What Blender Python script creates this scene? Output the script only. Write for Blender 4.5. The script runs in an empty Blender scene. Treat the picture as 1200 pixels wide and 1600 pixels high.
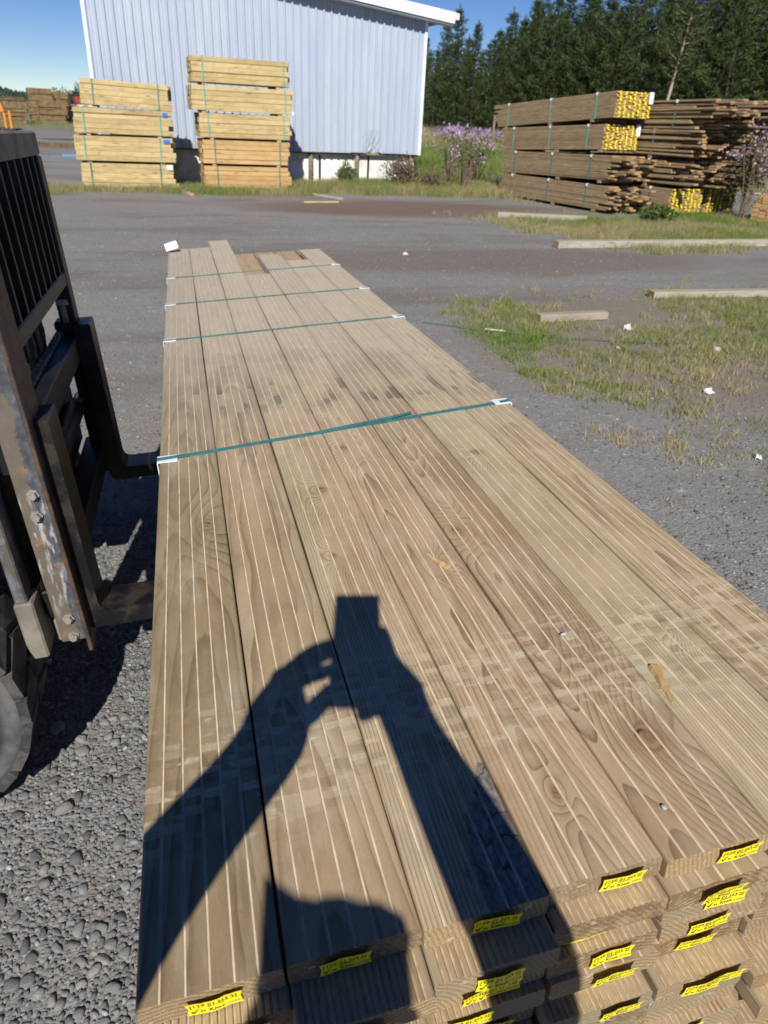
import bpy, bmesh, math, random
import numpy as np
from mathutils import Matrix, Vector

# ------------------------------------------------------------------ scene, camera, light
scene = bpy.context.scene
COL = scene.collection
rad = math.radians

CAM = Vector((0.107, 0.0, 1.62))
YAW, PITCH, ROLL = rad(16.007), rad(29.108), rad(2.803)


def cam_axes():
    f = Vector((math.sin(YAW) * math.cos(PITCH), math.cos(YAW) * math.cos(PITCH), -math.sin(PITCH)))
    r = Vector((math.cos(YAW), -math.sin(YAW), 0))
    u = r.cross(f)
    c, s = math.cos(ROLL), math.sin(ROLL)
    return r * c + u * s, u * c - r * s, f


CR, CU, CF = cam_axes()
cam_data = bpy.data.cameras.new('camera')
cam_data.sensor_fit = 'VERTICAL'
cam_data.sensor_height = 36
cam_data.lens = 24.98
cam_data.clip_start = 0.02
cam_data.clip_end = 4000
cam_data.dof.use_dof = True
cam_data.dof.focus_distance = 1.15
cam_data.dof.aperture_fstop = 9.0
cam = bpy.data.objects.new('camera', cam_data)
COL.objects.link(cam)
cam.matrix_world = Matrix(((CR.x, CU.x, -CF.x, CAM.x), (CR.y, CU.y, -CF.y, CAM.y), (CR.z, CU.z, -CF.z, CAM.z), (0, 0, 0, 1)))
scene.camera = cam

SUN_DIR = Vector((0.2097, 0.7762, -0.5947)).normalized()      # direction the light travels
SUN_EL = math.asin(-SUN_DIR.z)
world = bpy.data.worlds.new('World')
scene.world = world
world.use_nodes = True
wn = world.node_tree
wn.nodes.clear()
sky = wn.nodes.new('ShaderNodeTexSky')
sky.sky_type = 'NISHITA'
sky.sun_disc = False
sky.sun_elevation = SUN_EL
sky.sun_rotation = math.atan2(-SUN_DIR.x, -SUN_DIR.y)
sky.air_density = 0.75
sky.dust_density = 0.0
sky.ozone_density = 2.2
sky.altitude = 1800
wbg = wn.nodes.new('ShaderNodeBackground')
wbg.inputs['Strength'].default_value = 0.068
wout = wn.nodes.new('ShaderNodeOutputWorld')
hsv = wn.nodes.new('ShaderNodeHueSaturation')
hsv.inputs['Saturation'].default_value = 1.25
hsv.inputs['Hue'].default_value = 0.514
wn.links.new(sky.outputs[0], hsv.inputs['Color'])
wn.links.new(hsv.outputs[0], wbg.inputs[0])
wn.links.new(wbg.outputs[0], wout.inputs[0])

sun_data = bpy.data.lights.new('sun', 'SUN')
sun_data.energy = 5.0
sun_data.angle = rad(0.53)
sun_data.color = (1.0, 0.955, 0.88)
sun = bpy.data.objects.new('sun', sun_data)
COL.objects.link(sun)
sun.rotation_euler = SUN_DIR.to_track_quat('-Z', 'Y').to_euler()
sun.location = (-3, -10, 8)

scene.view_settings.view_transform = 'Standard'
scene.view_settings.look = 'None'
scene.view_settings.exposure = 0.28
scene.view_settings.gamma = 1.0
scene.view_settings.use_curve_mapping = False
scene.cycles.max_bounces = 8
scene.cycles.diffuse_bounces = 4
scene.cycles.use_denoising = True

rng = random.Random(11)
nrng = np.random.default_rng(5)


# ------------------------------------------------------------------ object helpers
def tag(o, label=None, cat=None, group=None, kind=None):
    if label: o['label'] = label
    if cat: o['category'] = cat
    if group: o['group'] = group
    if kind: o['kind'] = kind
    return o


def empty(name, mat=None):
    o = bpy.data.objects.new(name, None)
    o.empty_display_size = 0.1
    COL.objects.link(o)
    if mat is not None:
        o.matrix_world = mat
    return o


def link(name, mesh, parent=None, mat=None):
    o = bpy.data.objects.new(name, mesh)
    COL.objects.link(o)
    if parent is not None:
        o.parent = parent
    if mat is not None:
        o.matrix_local = mat
    return o


class MB:
    """collects polygons into one mesh"""

    def __init__(s):
        s.v, s.f, s.m = [], [], []

    def add(s, verts, faces, mi=0):
        b = len(s.v)
        s.v.extend([tuple(p) for p in verts])
        s.f.extend([tuple(i + b for i in f) for f in faces])
        s.m.extend([mi] * len(faces))
        return s

    def box(s, x0, x1, y0, y1, z0, z1, mi=0, M=None, ch=0.0):
        if ch > 0:
            c = min(ch, (x1 - x0) * .45, (y1 - y0) * .45, (z1 - z0) * .45)
            bm = bmesh.new()
            bmesh.ops.create_cube(bm, size=1)
            for w in bm.verts:
                w.co = Vector(((x0 + x1) / 2 + w.co.x * (x1 - x0), (y0 + y1) / 2 + w.co.y * (y1 - y0), (z0 + z1) / 2 + w.co.z * (z1 - z0)))
            bmesh.ops.bevel(bm, geom=bm.edges[:], offset=c, segments=1, profile=.5, affect='EDGES')
            bm.verts.index_update()
            vs = [w.co.copy() for w in bm.verts]
            fs = [[w.index for w in f.verts] for f in bm.faces]
            bm.free()
        else:
            vs = [Vector(p) for p in ((x0, y0, z0), (x1, y0, z0), (x1, y1, z0), (x0, y1, z0), (x0, y0, z1), (x1, y0, z1), (x1, y1, z1), (x0, y1, z1))]
            fs = [(0, 3, 2, 1), (4, 5, 6, 7), (0, 1, 5, 4), (1, 2, 6, 5), (2, 3, 7, 6), (3, 0, 4, 7)]
        if M is not None:
            vs = [M @ p for p in vs]
        return s.add(vs, fs, mi)

    def tube(s, pts, radii, n=8, mi=0, cap=True):
        pts = [Vector(p) for p in pts]
        if not hasattr(radii, '__len__'):
            radii = [radii] * len(pts)
        base = len(s.v)
        for i, p in enumerate(pts):
            t = (pts[min(i + 1, len(pts) - 1)] - pts[max(i - 1, 0)]).normalized()
            a = Vector((0, 0, 1)) if abs(t.z) < .9 else Vector((1, 0, 0))
            e1 = t.cross(a).normalized()
            e2 = t.cross(e1)
            for k in range(n):
                q = 2 * math.pi * k / n
                s.v.append(tuple(p + (e1 * math.cos(q) + e2 * math.sin(q)) * radii[i]))
        for i in range(len(pts) - 1):
            for k in range(n):
                a, b = base + i * n + k, base + i * n + (k + 1) % n
                s.f.append((a, b, b + n, a + n))
                s.m.append(mi)
        if cap:
            s.f.append(tuple(base + k for k in range(n))); s.m.append(mi)
            s.f.append(tuple(base + (len(pts) - 1) * n + k for k in reversed(range(n)))); s.m.append(mi)
        return s

    def lathe(s, prof, n, M, mi=0, close=False):
        """prof: (radius, axial) pairs turned about local Y"""
        base = len(s.v)
        for (r, y) in prof:
            for k in range(n):
                q = 2 * math.pi * k / n
                s.v.append(tuple(M @ Vector((r * math.cos(q), y, r * math.sin(q)))))
        for i in range(len(prof) - 1):
            for k in range(n):
                a, b = base + i * n + k, base + i * n + (k + 1) % n
                s.f.append((a, b, b + n, a + n)); s.m.append(mi)
        return s

    def mesh(s, name, mats, smooth=False):
        me = bpy.data.meshes.new(name)
        me.from_pydata(s.v, [], s.f)
        for m in (mats if isinstance(mats, (list, tuple)) else [mats]):
            me.materials.append(m)
        me.polygons.foreach_set('material_index', s.m)
        if smooth:
            me.polygons.foreach_set('use_smooth', [True] * len(s.f))
        bm = bmesh.new(); bm.from_mesh(me)
        bmesh.ops.recalc_face_normals(bm, faces=bm.faces[:])
        bm.to_mesh(me); bm.free()
        me.update()
        return me

    def build(s, name, mats, parent=None, smooth=False, mat=None):
        return link(name, s.mesh(name, mats, smooth), parent, mat)


def np_mesh(name, V, F, mats, smooth=False, color=None, matidx=None):
    """fast mesh from numpy arrays; F is (n,3) or (n,4)"""
    me = bpy.data.meshes.new(name)
    n, k = F.shape
    me.vertices.add(len(V)); me.vertices.foreach_set('co', np.ascontiguousarray(V, dtype=np.float32).ravel())
    me.loops.add(n * k); me.loops.foreach_set('vertex_index', np.ascontiguousarray(F, dtype=np.int32).ravel())
    me.polygons.add(n)
    me.polygons.foreach_set('loop_start', np.arange(0, n * k, k, dtype=np.int32))
    me.polygons.foreach_set('loop_total', np.full(n, k, dtype=np.int32))
    for m in (mats if isinstance(mats, (list, tuple)) else [mats]):
        me.materials.append(m)
    if matidx is not None:
        me.polygons.foreach_set('material_index', np.asarray(matidx, dtype=np.int32))
    if smooth:
        me.polygons.foreach_set('use_smooth', np.ones(n, dtype=bool))
    if color is not None:
        at = me.attributes.new('tint', 'FLOAT_COLOR', 'POINT')
        c = np.ones((len(V), 4), dtype=np.float32); c[:, :color.shape[1]] = color
        at.data.foreach_set('color', c.ravel())
    me.update(calc_edges=True)
    return me


# ------------------------------------------------------------------ shader helpers
class S:
    """a scalar or vector socket with arithmetic"""

    def __init__(s, nt, sock):
        s.nt, s.k = nt, sock

    def _m(s, op, *a, clamp=False):
        n = s.nt.nodes.new('ShaderNodeMath'); n.operation = op; n.use_clamp = clamp
        for i, q in enumerate((s,) + a):
            if isinstance(q, S): s.nt.links.new(q.k, n.inputs[i])
            else: n.inputs[i].default_value = q
        return S(s.nt, n.outputs[0])

    def __add__(s, o): return s._m('ADD', o)
    __radd__ = __add__
    def __sub__(s, o): return s._m('SUBTRACT', o)
    def __rsub__(s, o): return (s * -1.0) + o
    def __mul__(s, o): return s._m('MULTIPLY', o)
    __rmul__ = __mul__
    def __truediv__(s, o): return s._m('DIVIDE', o)
    def pw(s, o): return s._m('POWER', o)
    def sqrt(s): return s._m('SQRT')
    def frac(s): return s._m('FRACT')
    def sin(s): return s._m('SINE')
    def abs(s): return s._m('ABSOLUTE')
    def exp(s): return s._m('EXPONENT')
    def max(s, o): return s._m('MAXIMUM', o)
    def min(s, o): return s._m('MINIMUM', o)
    def clamp(s): return s._m('ADD', 0.0, clamp=True)

    def step(s, lo, hi):                                          # smooth 0..1
        n = s.nt.nodes.new('ShaderNodeMapRange'); n.interpolation_type = 'SMOOTHSTEP'
        s.nt.links.new(s.k, n.inputs['Value'])
        n.inputs['From Min'].default_value = lo; n.inputs['From Max'].default_value = hi
        return S(s.nt, n.outputs['Result'])


class Mat:
    def __init__(s, name, rough=.7, spec=.3, metal=0.0):
        s.m = bpy.data.materials.new(name); s.m.use_nodes = True
        s.nt = s.m.node_tree
        s.b = s.nt.nodes['Principled BSDF']
        s.b.inputs['Roughness'].default_value = rough
        s.b.inputs['Specular IOR Level'].default_value = spec
        s.b.inputs['Metallic'].default_value = metal

    def n(s, t, **kw):
        nd = s.nt.nodes.new(t)
        for k, v in kw.items(): setattr(nd, k, v)
        return nd

    def xyz(s, which='Object'):
        tc = s.n('ShaderNodeTexCoord'); sp = s.n('ShaderNodeSeparateXYZ')
        s.nt.links.new(tc.outputs[which], sp.inputs[0])
        return [S(s.nt, sp.outputs[i]) for i in range(3)]

    def vec(s, x, y, z):
        c = s.n('ShaderNodeCombineXYZ')
        for i, q in enumerate((x, y, z)):
            if isinstance(q, S): s.nt.links.new(q.k, c.inputs[i])
            else: c.inputs[i].default_value = q
        return S(s.nt, c.outputs[0])

    def noise(s, v, scale=1.0, detail=3.0, rough=.5, dist=0.0):
        n = s.n('ShaderNodeTexNoise'); n.inputs['Scale'].default_value = scale
        n.inputs['Detail'].default_value = detail; n.inputs['Roughness'].default_value = rough
        n.inputs['Distortion'].default_value = dist
        s.nt.links.new(v.k, n.inputs['Vector'])
        return S(s.nt, n.outputs['Fac'])

    def voro(s, v, scale, feature='F1', out='Distance', rnd=1.0):
        n = s.n('ShaderNodeTexVoronoi', feature=feature); n.inputs['Scale'].default_value = scale
        n.inputs['Randomness'].default_value = rnd
        s.nt.links.new(v.k, n.inputs['Vector'])
        return S(s.nt, n.outputs[out])

    def rand(s):
        return S(s.nt, s.n('ShaderNodeObjectInfo').outputs['Random'])

    def attr(s, name='tint', out='Color'):
        return S(s.nt, s.n('ShaderNodeAttribute', attribute_name=name).outputs[out])

    def mix(s, f, a, b, mode='MIX'):
        n = s.n('ShaderNodeMix', data_type='RGBA', blend_type=mode)
        for idx, q in ((0, f), (6, a), (7, b)):
            if isinstance(q, S): s.nt.links.new(q.k, n.inputs[idx])
            elif idx == 0: n.inputs[0].default_value = q
            else: n.inputs[idx].default_value = (q[0], q[1], q[2], 1)
        return S(s.nt, n.outputs[2])

    def color(s, c):
        if isinstance(c, S): s.nt.links.new(c.k, s.b.inputs['Base Color'])
        else: s.b.inputs['Base Color'].default_value = (c[0], c[1], c[2], 1)
        return s

    def rough(s, r):
        s.nt.links.new(r.k, s.b.inputs['Roughness']); return s

    def bump(s, h, strength=.4, dist=.01):
        n = s.n('ShaderNodeBump'); n.inputs['Strength'].default_value = strength
        n.inputs['Distance'].default_value = dist
        s.nt.links.new(h.k, n.inputs['Height'])
        s.nt.links.new(n.outputs[0], s.b.inputs['Normal']); return s


def lin(r, g, b):
    f = lambda c: (c / 255 / 12.92) if c <= 10 else ((c / 255 + .055) / 1.055) ** 2.4
    return (f(r), f(g), f(b))


# ------------------------------------------------------------------ materials
def wood(name, light, dark, green, pink, uc=0.0, dp=0.03, freq=90.0, knots=(), seed=0.0, stains=False, rnd=False,
         contrast=.75, tone=.5, rough=.72, tap=0.0):
    m = Mat(name, rough=rough, spec=.25)
    U, V, W = m.xyz()
    if rnd:
        r = m.rand()
        V0 = V
        V = V + r * 61.7
        U = U + (r * 17.31).frac() * .16 - .08
    Us = U + seed * 3.1
    low = m.noise(m.vec(Us * 1.5, V * .55 + seed * 7.3, W * 3), 1.0, 2.0) - .5
    low2 = m.noise(m.vec(Us * 6, V * 1.6 + seed * 3.7, W * 6 + 5.0), 1.0, 3.0) - .5
    du = U - uc + low * .14 + low2 * .030
    dep = low2 * .05 + dp + m.noise(m.vec(Us * .3, V * .9 + seed * 11.0, 3.3), 1.0, 1.0) * .05 - .025
    g = (du * du + dep * dep).sqrt()
    kcore = None
    kparts = []
    for (ku, kv, kr, amp) in knots:
        a, b = (U - ku) / (kr * 2.3), (V - kv) / (kr * 5.0)
        e = ((a * a + b * b) * -1.0).exp()
        g = g + e * amp
        a2, b2 = (U - ku), (V - kv) * .62
        wv = (m.noise(m.vec(U * 45, V * 30, seed), 1.0, 2.0) - .5)
        d = (a2 * a2 + b2 * b2).sqrt() + wv * kr * .35
        c = 1.0 - d.step(kr * .50, kr * .72)
        h = 1.0 - d.step(kr * .6, kr * 1.5)
        rg = (d * (14.0 / kr) + wv * 3.0).sin() * .5 + .5
        a3, b3_ = (U - ku + kr * .12), (V - kv + kr * .25) * .62
        gap = ((a3 * a3 + b3_ * b3_).sqrt() - kr * .40).abs()
        gp = (1.0 - gap.step(kr * .02, kr * .11)) * (V - kv + wv * kr * 2.0).step(-kr * .1, kr * .5)
        kcore = c if kcore is None else kcore.max(c)
        khalo = h if len(kparts) == 0 else kparts[-1][0].max(h)
        kring = rg * c if len(kparts) == 0 else kparts[-1][1].max(rg * c)
        kgap = gp * c if len(kparts) == 0 else kparts[-1][2].max(gp * c)
        kparts.append((khalo, kring, kgap))
    g = g * freq + V * tap + (m.noise(m.vec(Us * 45, V * 6, W * 40), 1.0, 3.0) - .5) * .30
    fr = g.frac()
    late = (fr.pw(1.6) * .66 + fr.step(.70, .93) * .34) * (1.0 - fr.step(.95, 1.0))
    tn = ((g * .23 + seed).sin() * .5 + .5) * .55 + m.noise(m.vec(Us * 5, V * 1.1 + seed, W), 1.0, 4.0) * .65
    tn = (tn - .6 + tone).step(.25, .85)
    if rnd:
        tn = (tn + ((r * 7.77).frac() - .5) * .9).clamp()
    base = m.mix(tn, green, pink)
    base = m.mix(m.noise(m.vec(Us * 8, V * 2.3, 5.0), 1.0, 3.0, .6).step(.30, .72) * .5 + .06, base, light)
    fib = m.noise(m.vec(Us * 330, V * 5.5, W * 330), 1.0, 4.0, .6)
    fib2 = m.noise(m.vec(Us * 120, V * 22, W * 120), 1.0, 3.0, .6)
    col = m.mix(late * (m.noise(m.vec(Us * 9, V * 3, 1.0), 1.0, 2.0).step(.25, .7) * .6 + .4) * contrast, base, dark)
    col = m.mix(fib.step(.35, .8) * .26, col, m.mix(.6, dark, base))
    col = m.mix(fib2.step(.5, .8) * .28, col, light)
    mic = m.noise(m.vec(Us * 900, V * 160, W * 900), 1.0, 2.0, .6)
    col = m.mix(mic.step(.45, .75) * .22, col, m.mix(.7, base, (.06, .04, .025)))
    saw = m.noise(m.vec(Us * 9, V * 420, W * 9 + 3.0), 1.0, 2.0, .5)
    col = m.mix(saw.step(.52, .75) * .10, col, light)
    blot = m.noise(m.vec(Us * 14, V * 7, seed), 1.0, 4.0, .6)
    col = m.mix(blot.step(.45, .75) * .28, col, dark)
    worn = m.noise(m.vec(Us * 17, V * 3.4 + seed * 2.0, W * 10), 1.0, 5.0, .68)
    col = m.mix(worn.step(.50, .72) * (fib * .5 + .2), col, m.mix(.6, light, (.50, .46, .37)))
    col = m.mix((1.0 - worn.step(.28, .44)) * (fib2 * .5 + .15), col, m.mix(.5, dark, (.24, .15, .08)))
    strk = m.noise(m.vec(Us * 34, V * 1.9 + seed * 5.0, W * 30), 1.0, 3.0, .6)
    col = m.mix(strk.step(.55, .72) * .36, col, m.mix(.35, dark, (.16, .15, .13)))
    if kcore is not None:
        kn = m.noise(m.vec(U * 160, V * 110, 0), 1.0, 3.0)
        col = m.mix(kparts[-1][0] * .38, col, (.22, .125, .065))
        kc = m.mix(kparts[-1][1] * .65 + kn * .25, (.34, .215, .115), (.16, .088, .048))
        col = m.mix(kcore * .85, col, kc)
        col = m.mix(kparts[-1][2] * .9, col, (.035, .022, .015))
    if stains:
        # paler and greyer towards the far end
        col = m.mix(V.step(1.1, 3.2) * .58, col, (.50, .455, .375))
        # pressed marks of the bearers of the pack that lay on top
        s1 = V + U * -.075
        wob = m.noise(m.vec(U * 9, V * 6, 2.0), 1.0, 3.0) * .16
        b1 = (s1 + wob - .67 - .08).abs()
        band = 1.0 - b1.step(.06, .16)
        def blocks(su, sv, k):
            bu = (U * su + k)._m('FLOOR')
            j = (bu * 12.9898 + k).sin() * 43.7
            bv = (V * sv + j.frac() + (m.noise(m.vec(U * 60, V * 30, k), 1.0, 2.0) - .5) * .5)._m('FLOOR')
            wnz = m.n('ShaderNodeTexWhiteNoise', noise_dimensions='3D')
            m.nt.links.new(m.vec(bu, bv, k).k, wnz.inputs['Vector'])
            return S(m.nt, wnz.outputs['Value'])
        soft = m.noise(m.vec(U * 30, V * 45, 4.0), 1.0, 3.0, .6)
        q1 = blocks(42.5, 78.0, 1.0) * .65 + blocks(14.2, 52.0, 2.0) * .35
        col = m.mix(band * (q1 + (soft - .5) * .9).step(.50, .74) * (fib * .55 + .14), col, (.60, .51, .355))
        col = m.mix(band * (blocks(42.5, 60.0, 5.0) + (soft - .5) * .8).step(.64, .88) * (fib2 * .4 + .06), col, (.15, .095, .055))
        white = m.noise(m.vec(U * 30, V * 55, 7.0), 1.0, 3.0).step(.60, .72) * band
        col = m.mix(white * fib2 * .9, col, (.64, .60, .50))
        b2 = (V + U * .14 - 2.12 + m.noise(m.vec(U * 11, V * 2, 6.0), 1.0, 2.0) * .14 - .07).abs()
        dk = (1.0 - b2.step(.05, .20)) * (blocks(42.5, 9.0, 8.0) * .6 + m.noise(m.vec(U * 12, V * 5.0, 8.0), 1.0, 2.0, .5) * .9 + (m.noise(m.vec(U * 90, V * 30, 2.0), 1.0, 3.0, .6) - .5) * .5 - .42).step(.42, .62)
        col = m.mix(dk * (fib * .6 + .25), col, (.05, .055, .058))
        b3 = (V + U * .05 - 2.3).abs()
        col = m.mix((1.0 - b3.step(.1, .45)) * m.noise(m.vec(U * 6, V * 5, 3.0), 1.0, 3.0).step(.4, .7) * .5, col, (.20, .19, .15))
        # bluish bark pocket on the third board
        pu, pv = (U - .425) / (.012 + (.62 - V).max(0.0) * .42), (V - .47) / .12
        pm = 1.0 - (pu * pu + pv * pv * .8).sqrt().step(.55, 1.15)
        pm = pm + (m.noise(m.vec(U * 55, V * 28, 0), 1.0, 5.0, .65) - .5) * 1.3
        pm = pm.step(.30, .55) * (1.0 - U.step(.4215, .4222))
        bk = m.noise(m.vec(U * 120, V * 60, 3), 1.0, 5.0, .7, .2)
        crk = (m.noise(m.vec(U * 26, V * 11, 11), 1.0, 2.0, .5, .5) - .5).abs()
        pc = m.mix(bk.step(.35, .75), (.10, .09, .08), (.30, .28, .25))
        pc = m.mix(1.0 - crk.step(.0, .02), pc, (.02, .018, .018))
        col = m.mix(pm * .92, col, pc)
    if rnd:
        kd = m.voro(m.vec(U * 9 + r * 50.0, V * 2.6, W * 9), 1.0)
        col = m.mix((1.0 - kd.step(.10, .20)) * .6, col, (.20, .11, .05))
        col = m.mix(m.noise(m.vec(U * 25, V * 2.2, W * 25 + r * 20.0), 1.0, 3.0, .6).step(.5, .7) * .35, col, dark)
        col = m.mix((r * 3.33).frac() * .30, col, m.mix(.5, dark, (.10, .07, .045)))
    m.color(col)
    m.bump(late * -.5 + fib * .6 + fib2 * .3 + mic * .25, .4, .0013)
    return m.m


WL, WD, WG, WP = (.60, .475, .325), (.135, .08, .046), (.385, .33, .195), (.41, .27, .18)
W7 = .985 / 7
top_specs = [
    dict(uc=.085, dp=.045, freq=62, tap=2.6, seed=.3, tone=.30, knots=((.105, 1.315, .024, .060), (.012, 1.111, .009, .02), (.04, 3.394, .010, .02)), contrast=.75),
    dict(uc=.205, dp=.055, freq=70, tap=1.7, seed=1.7, tone=.64, knots=((.20, 2.6, .012, .03),), contrast=.75),
    dict(uc=.46, dp=.05, freq=190, tap=3.0, seed=2.9, tone=.46, knots=((.332, 1.121, .008, .03), (.36, 1.404, .016, .05)), contrast=.95),
    dict(uc=.50, dp=.04, freq=175, tap=4.2, seed=4.1, tone=.55, knots=((.52, 1.036, .010, .03), (.455, 1.62, .015, .05), (.488, .507, .007, .02), (.47, 2.9, .012, .04)), contrast=.85),
    dict(uc=.62, dp=.05, freq=165, tap=-3.2, seed=5.2, tone=.62, knots=((.588, 1.145, .017, .04), (.645, .559, .030, .05), (.66, 2.9, .012, .04)), contrast=.95),
    dict(uc=.88, dp=.05, freq=200, tap=2.0, seed=6.6, tone=.22, knots=((.768, 1.495, .015, .045), (.807, .762, .012, .035)), contrast=.8),
    dict(uc=.93, dp=.045, freq=120, tap=3.0, seed=7.9, tone=.58, knots=((.93, 2.3, .012, .03),), contrast=.8),
]
TONES = [((.365, .315, .175), (.385, .275, .155)), ((.38, .325, .20), (.385, .265, .165)), ((.43, .37, .235), (.42, .305, .195)), ((.41, .345, .22), (.435, .31, .20)),
         ((.40, .315, .205), (.375, .255, .155)), ((.42, .37, .235), (.38, .31, .195)), ((.40, .325, .205), (.42, .285, .175))]
LV = (.70, .90, 1.02, 1.0, .91, 1.04, 1.0)
sc3 = lambda c, k: (c[0] * k * 1.02, c[1] * k * .985, c[2] * k * .91)
top_mats = [wood('decking_face', sc3(WL, LV[i]), sc3(WD, LV[i]), sc3(TONES[i][0], LV[i]), sc3(TONES[i][1], LV[i]), stains=True, **sp) for i, sp in enumerate(top_specs)]
low_mat = wood('decking_lower', (.52, .39, .25), (.20, .125, .07), (.40, .33, .21), (.45, .31, .20), uc=.07, dp=.04, freq=80, rnd=True, seed=9.0, contrast=.6)
brown_mat = wood('brown_decking', (.38, .27, .155), (.14, .09, .05), (.33, .245, .14), (.34, .225, .125), uc=.07, dp=.04, freq=60, rnd=True, seed=3.0, contrast=.5)
pale_mat = wood('fresh_pine', (.66, .51, .26), (.27, .165, .06), (.55, .45, .215), (.61, .44, .205), uc=.05, dp=.05, freq=30, rnd=True, seed=5.0, contrast=.6)
orange_mat = wood('yellow_pine', (.64, .42, .19), (.30, .16, .055), (.54, .385, .175), (.60, .375, .155), uc=.05, dp=.05, freq=30, rnd=True, seed=6.0, contrast=.55)
grey_plank_mat = wood('weathered_plank', (.46, .42, .34), (.22, .19, .15), (.42, .40, .32), (.42, .36, .29), uc=.05, dp=.05, freq=70, rnd=True, seed=2.0, contrast=.5)


def end_mat(name, a, b, mould=.5):
    m = Mat(name, rough=.9, spec=.1)
    U, V, W = m.xyz()
    r = m.rand()
    cu = (r * 5.3).frac() * .4 - .15
    du, dw = U - cu, W + .06 + (r * 9.1).frac() * .09
    g = (du * du + dw * dw).sqrt() * 170 + m.noise(m.vec(U * 50, r * 30, W * 50), 1.0, 2.0) * .8
    ring = g.frac().step(.3, .95)
    n1 = m.noise(m.vec(U * 420, V * 420, W * 420 + r * 9), 1.0, 3.0, .65)
    n2 = m.noise(m.vec(U * 45 + r * 31, V * 20, W * 60), 1.0, 4.0, .6)
    c = m.mix(ring * .6, a, b)
    c = m.mix(n1.step(.35, .7) * .45, c, m.mix(.5, b, (.08, .05, .03)))
    c = m.mix((r * 13.7).frac().step(.3, .9) * .5, c, (.26, .235, .165))
    c = m.mix((r * 29.3).frac().step(.45, .9) * n2.step(.35, .6) * .7, c, (.15, .088, .045))
    c = m.mix(n2.step(.60, .68) * mould, c, (.62, .58, .49))
    m.color(c)
    m.bump(n1 + ring * .4, .8, .003)
    return m.m


end_low = end_mat('sawn_end', (.44, .32, .18), (.22, .145, .075))
end_brown = end_mat('brown_end', (.60, .37, .17), (.34, .19, .08), .1)
end_pale = end_mat('pale_end', (.40, .31, .16), (.22, .16, .08), .1)


def simple(name, c, rough=.6, spec=.3, var=.15, scale=20., metal=0.0, bump=0.0, coord='Object', dirt=None, dscale=6.0):
    m = Mat(name, rough=rough, spec=spec, metal=metal)
    x, y, z = m.xyz(coord)
    v = m.vec(x, y, z)
    n = m.noise(v, scale, 4.0, .6)
    col = m.mix(n.step(.3, .7), tuple(q * (1 - var) for q in c), tuple(min(1, q * (1 + var)) for q in c))
    if dirt:
        col = m.mix(m.noise(v, dscale, 5.0, .65).step(.46, .62) * dirt[1], col, dirt[0])
    m.color(col)
    if bump: m.bump(n, bump, .004)
    return m.m


groove_mat = simple('fresh_cut_groove', (.605, .505, .36), .8, .1, .15, 25)
reed_mat = simple('reed_groove', (.50, .37, .23), .8, .1, .2, 80)
strap_mat = simple('green_strap', (.05, .19, .18), .35, .5, .2, 40)
strap_light = simple('light_green_strap', (.10, .38, .31), .4, .4, .1, 40)
white_plastic = simple('white_plastic', (.78, .79, .80), .45, .4, .05, 30)
blue_plastic = simple('blue_plastic', (.03, .16, .62), .4, .4, .05, 30)
tag_yellow = simple('yellow_card', (.86, .74, .015), .5, .3, .05, 90)
tag_ink = simple('black_ink', (.012, .012, .015), .6, .2, .1, 50)
tag_grey = simple('grey_ink', (.22, .22, .16), .6, .2, .1, 50)
black_steel = simple('black_paint_steel', (.007, .007, .009), .5, .3, .4, 12, dirt=((.022, .02, .017), .5), dscale=5)
dusty_steel = simple('dusty_steel', (.24, .215, .18), .75, .2, .25, 18, bump=.2, dirt=((.10, .09, .08), .7), dscale=9)
bright_steel = simple('worn_steel', (.34, .35, .38), .38, .5, .2, 25, metal=.7, dirt=((.16, .12, .08), .7), dscale=14)
bolt_mat = simple('dusty_bolt', (.30, .28, .25), .6, .3, .2, 60, metal=.3)
rubber = simple('rubber', (.038, .038, .042), .8, .2, .35, 22, bump=.3, dirt=((.13, .12, .105), .55), dscale=7)
rubber_side = simple('rubber_sidewall', (.085, .085, .09), .8, .2, .25, 20, bump=.15, dirt=((.17, .155, .135), .6), dscale=6)
orange_paint = simple('orange_paint', (.62, .24, .02), .45, .4, .1, 6)
body_paint = simple('yellow_machine_paint', (.55, .33, .03), .4, .4, .1, 4, dirt=((.2, .16, .1), .5))


def rust_plate():
    m = Mat('rusty_dusty_plate', rough=.55, spec=.4)
    x, y, z = m.xyz()
    v = m.vec(x, y, z)
    n = m.noise(v, 9, 5, .65)
    n2 = m.noise(v, 26, 4, .6)
    c = m.mix(n2.step(.3, .7), (.035, .04, .05), (.10, .105, .12))
    edge = (x - -.02 + (n - .5) * .12).step(-.005, .004)
    c = m.mix(1.0 - edge, c, m.mix(n2, (.085, .072, .055), (.155, .13, .098)))
    c = m.mix(n2.step(.56, .64) * n.step(.45, .6), c, (.27, .13, .06))
    c = m.mix((m.noise(m.vec(x * 60, y, z * 14), 1, 4, .6).step(.5, .66)) * (1.0 - (z - .22).abs().step(.1, .22)) * .8, c, (.42, .42, .42))
    m.color(c)
    m.bump(n2, .3, .003)
    return m.m


plate_mat = rust_plate()


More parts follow.
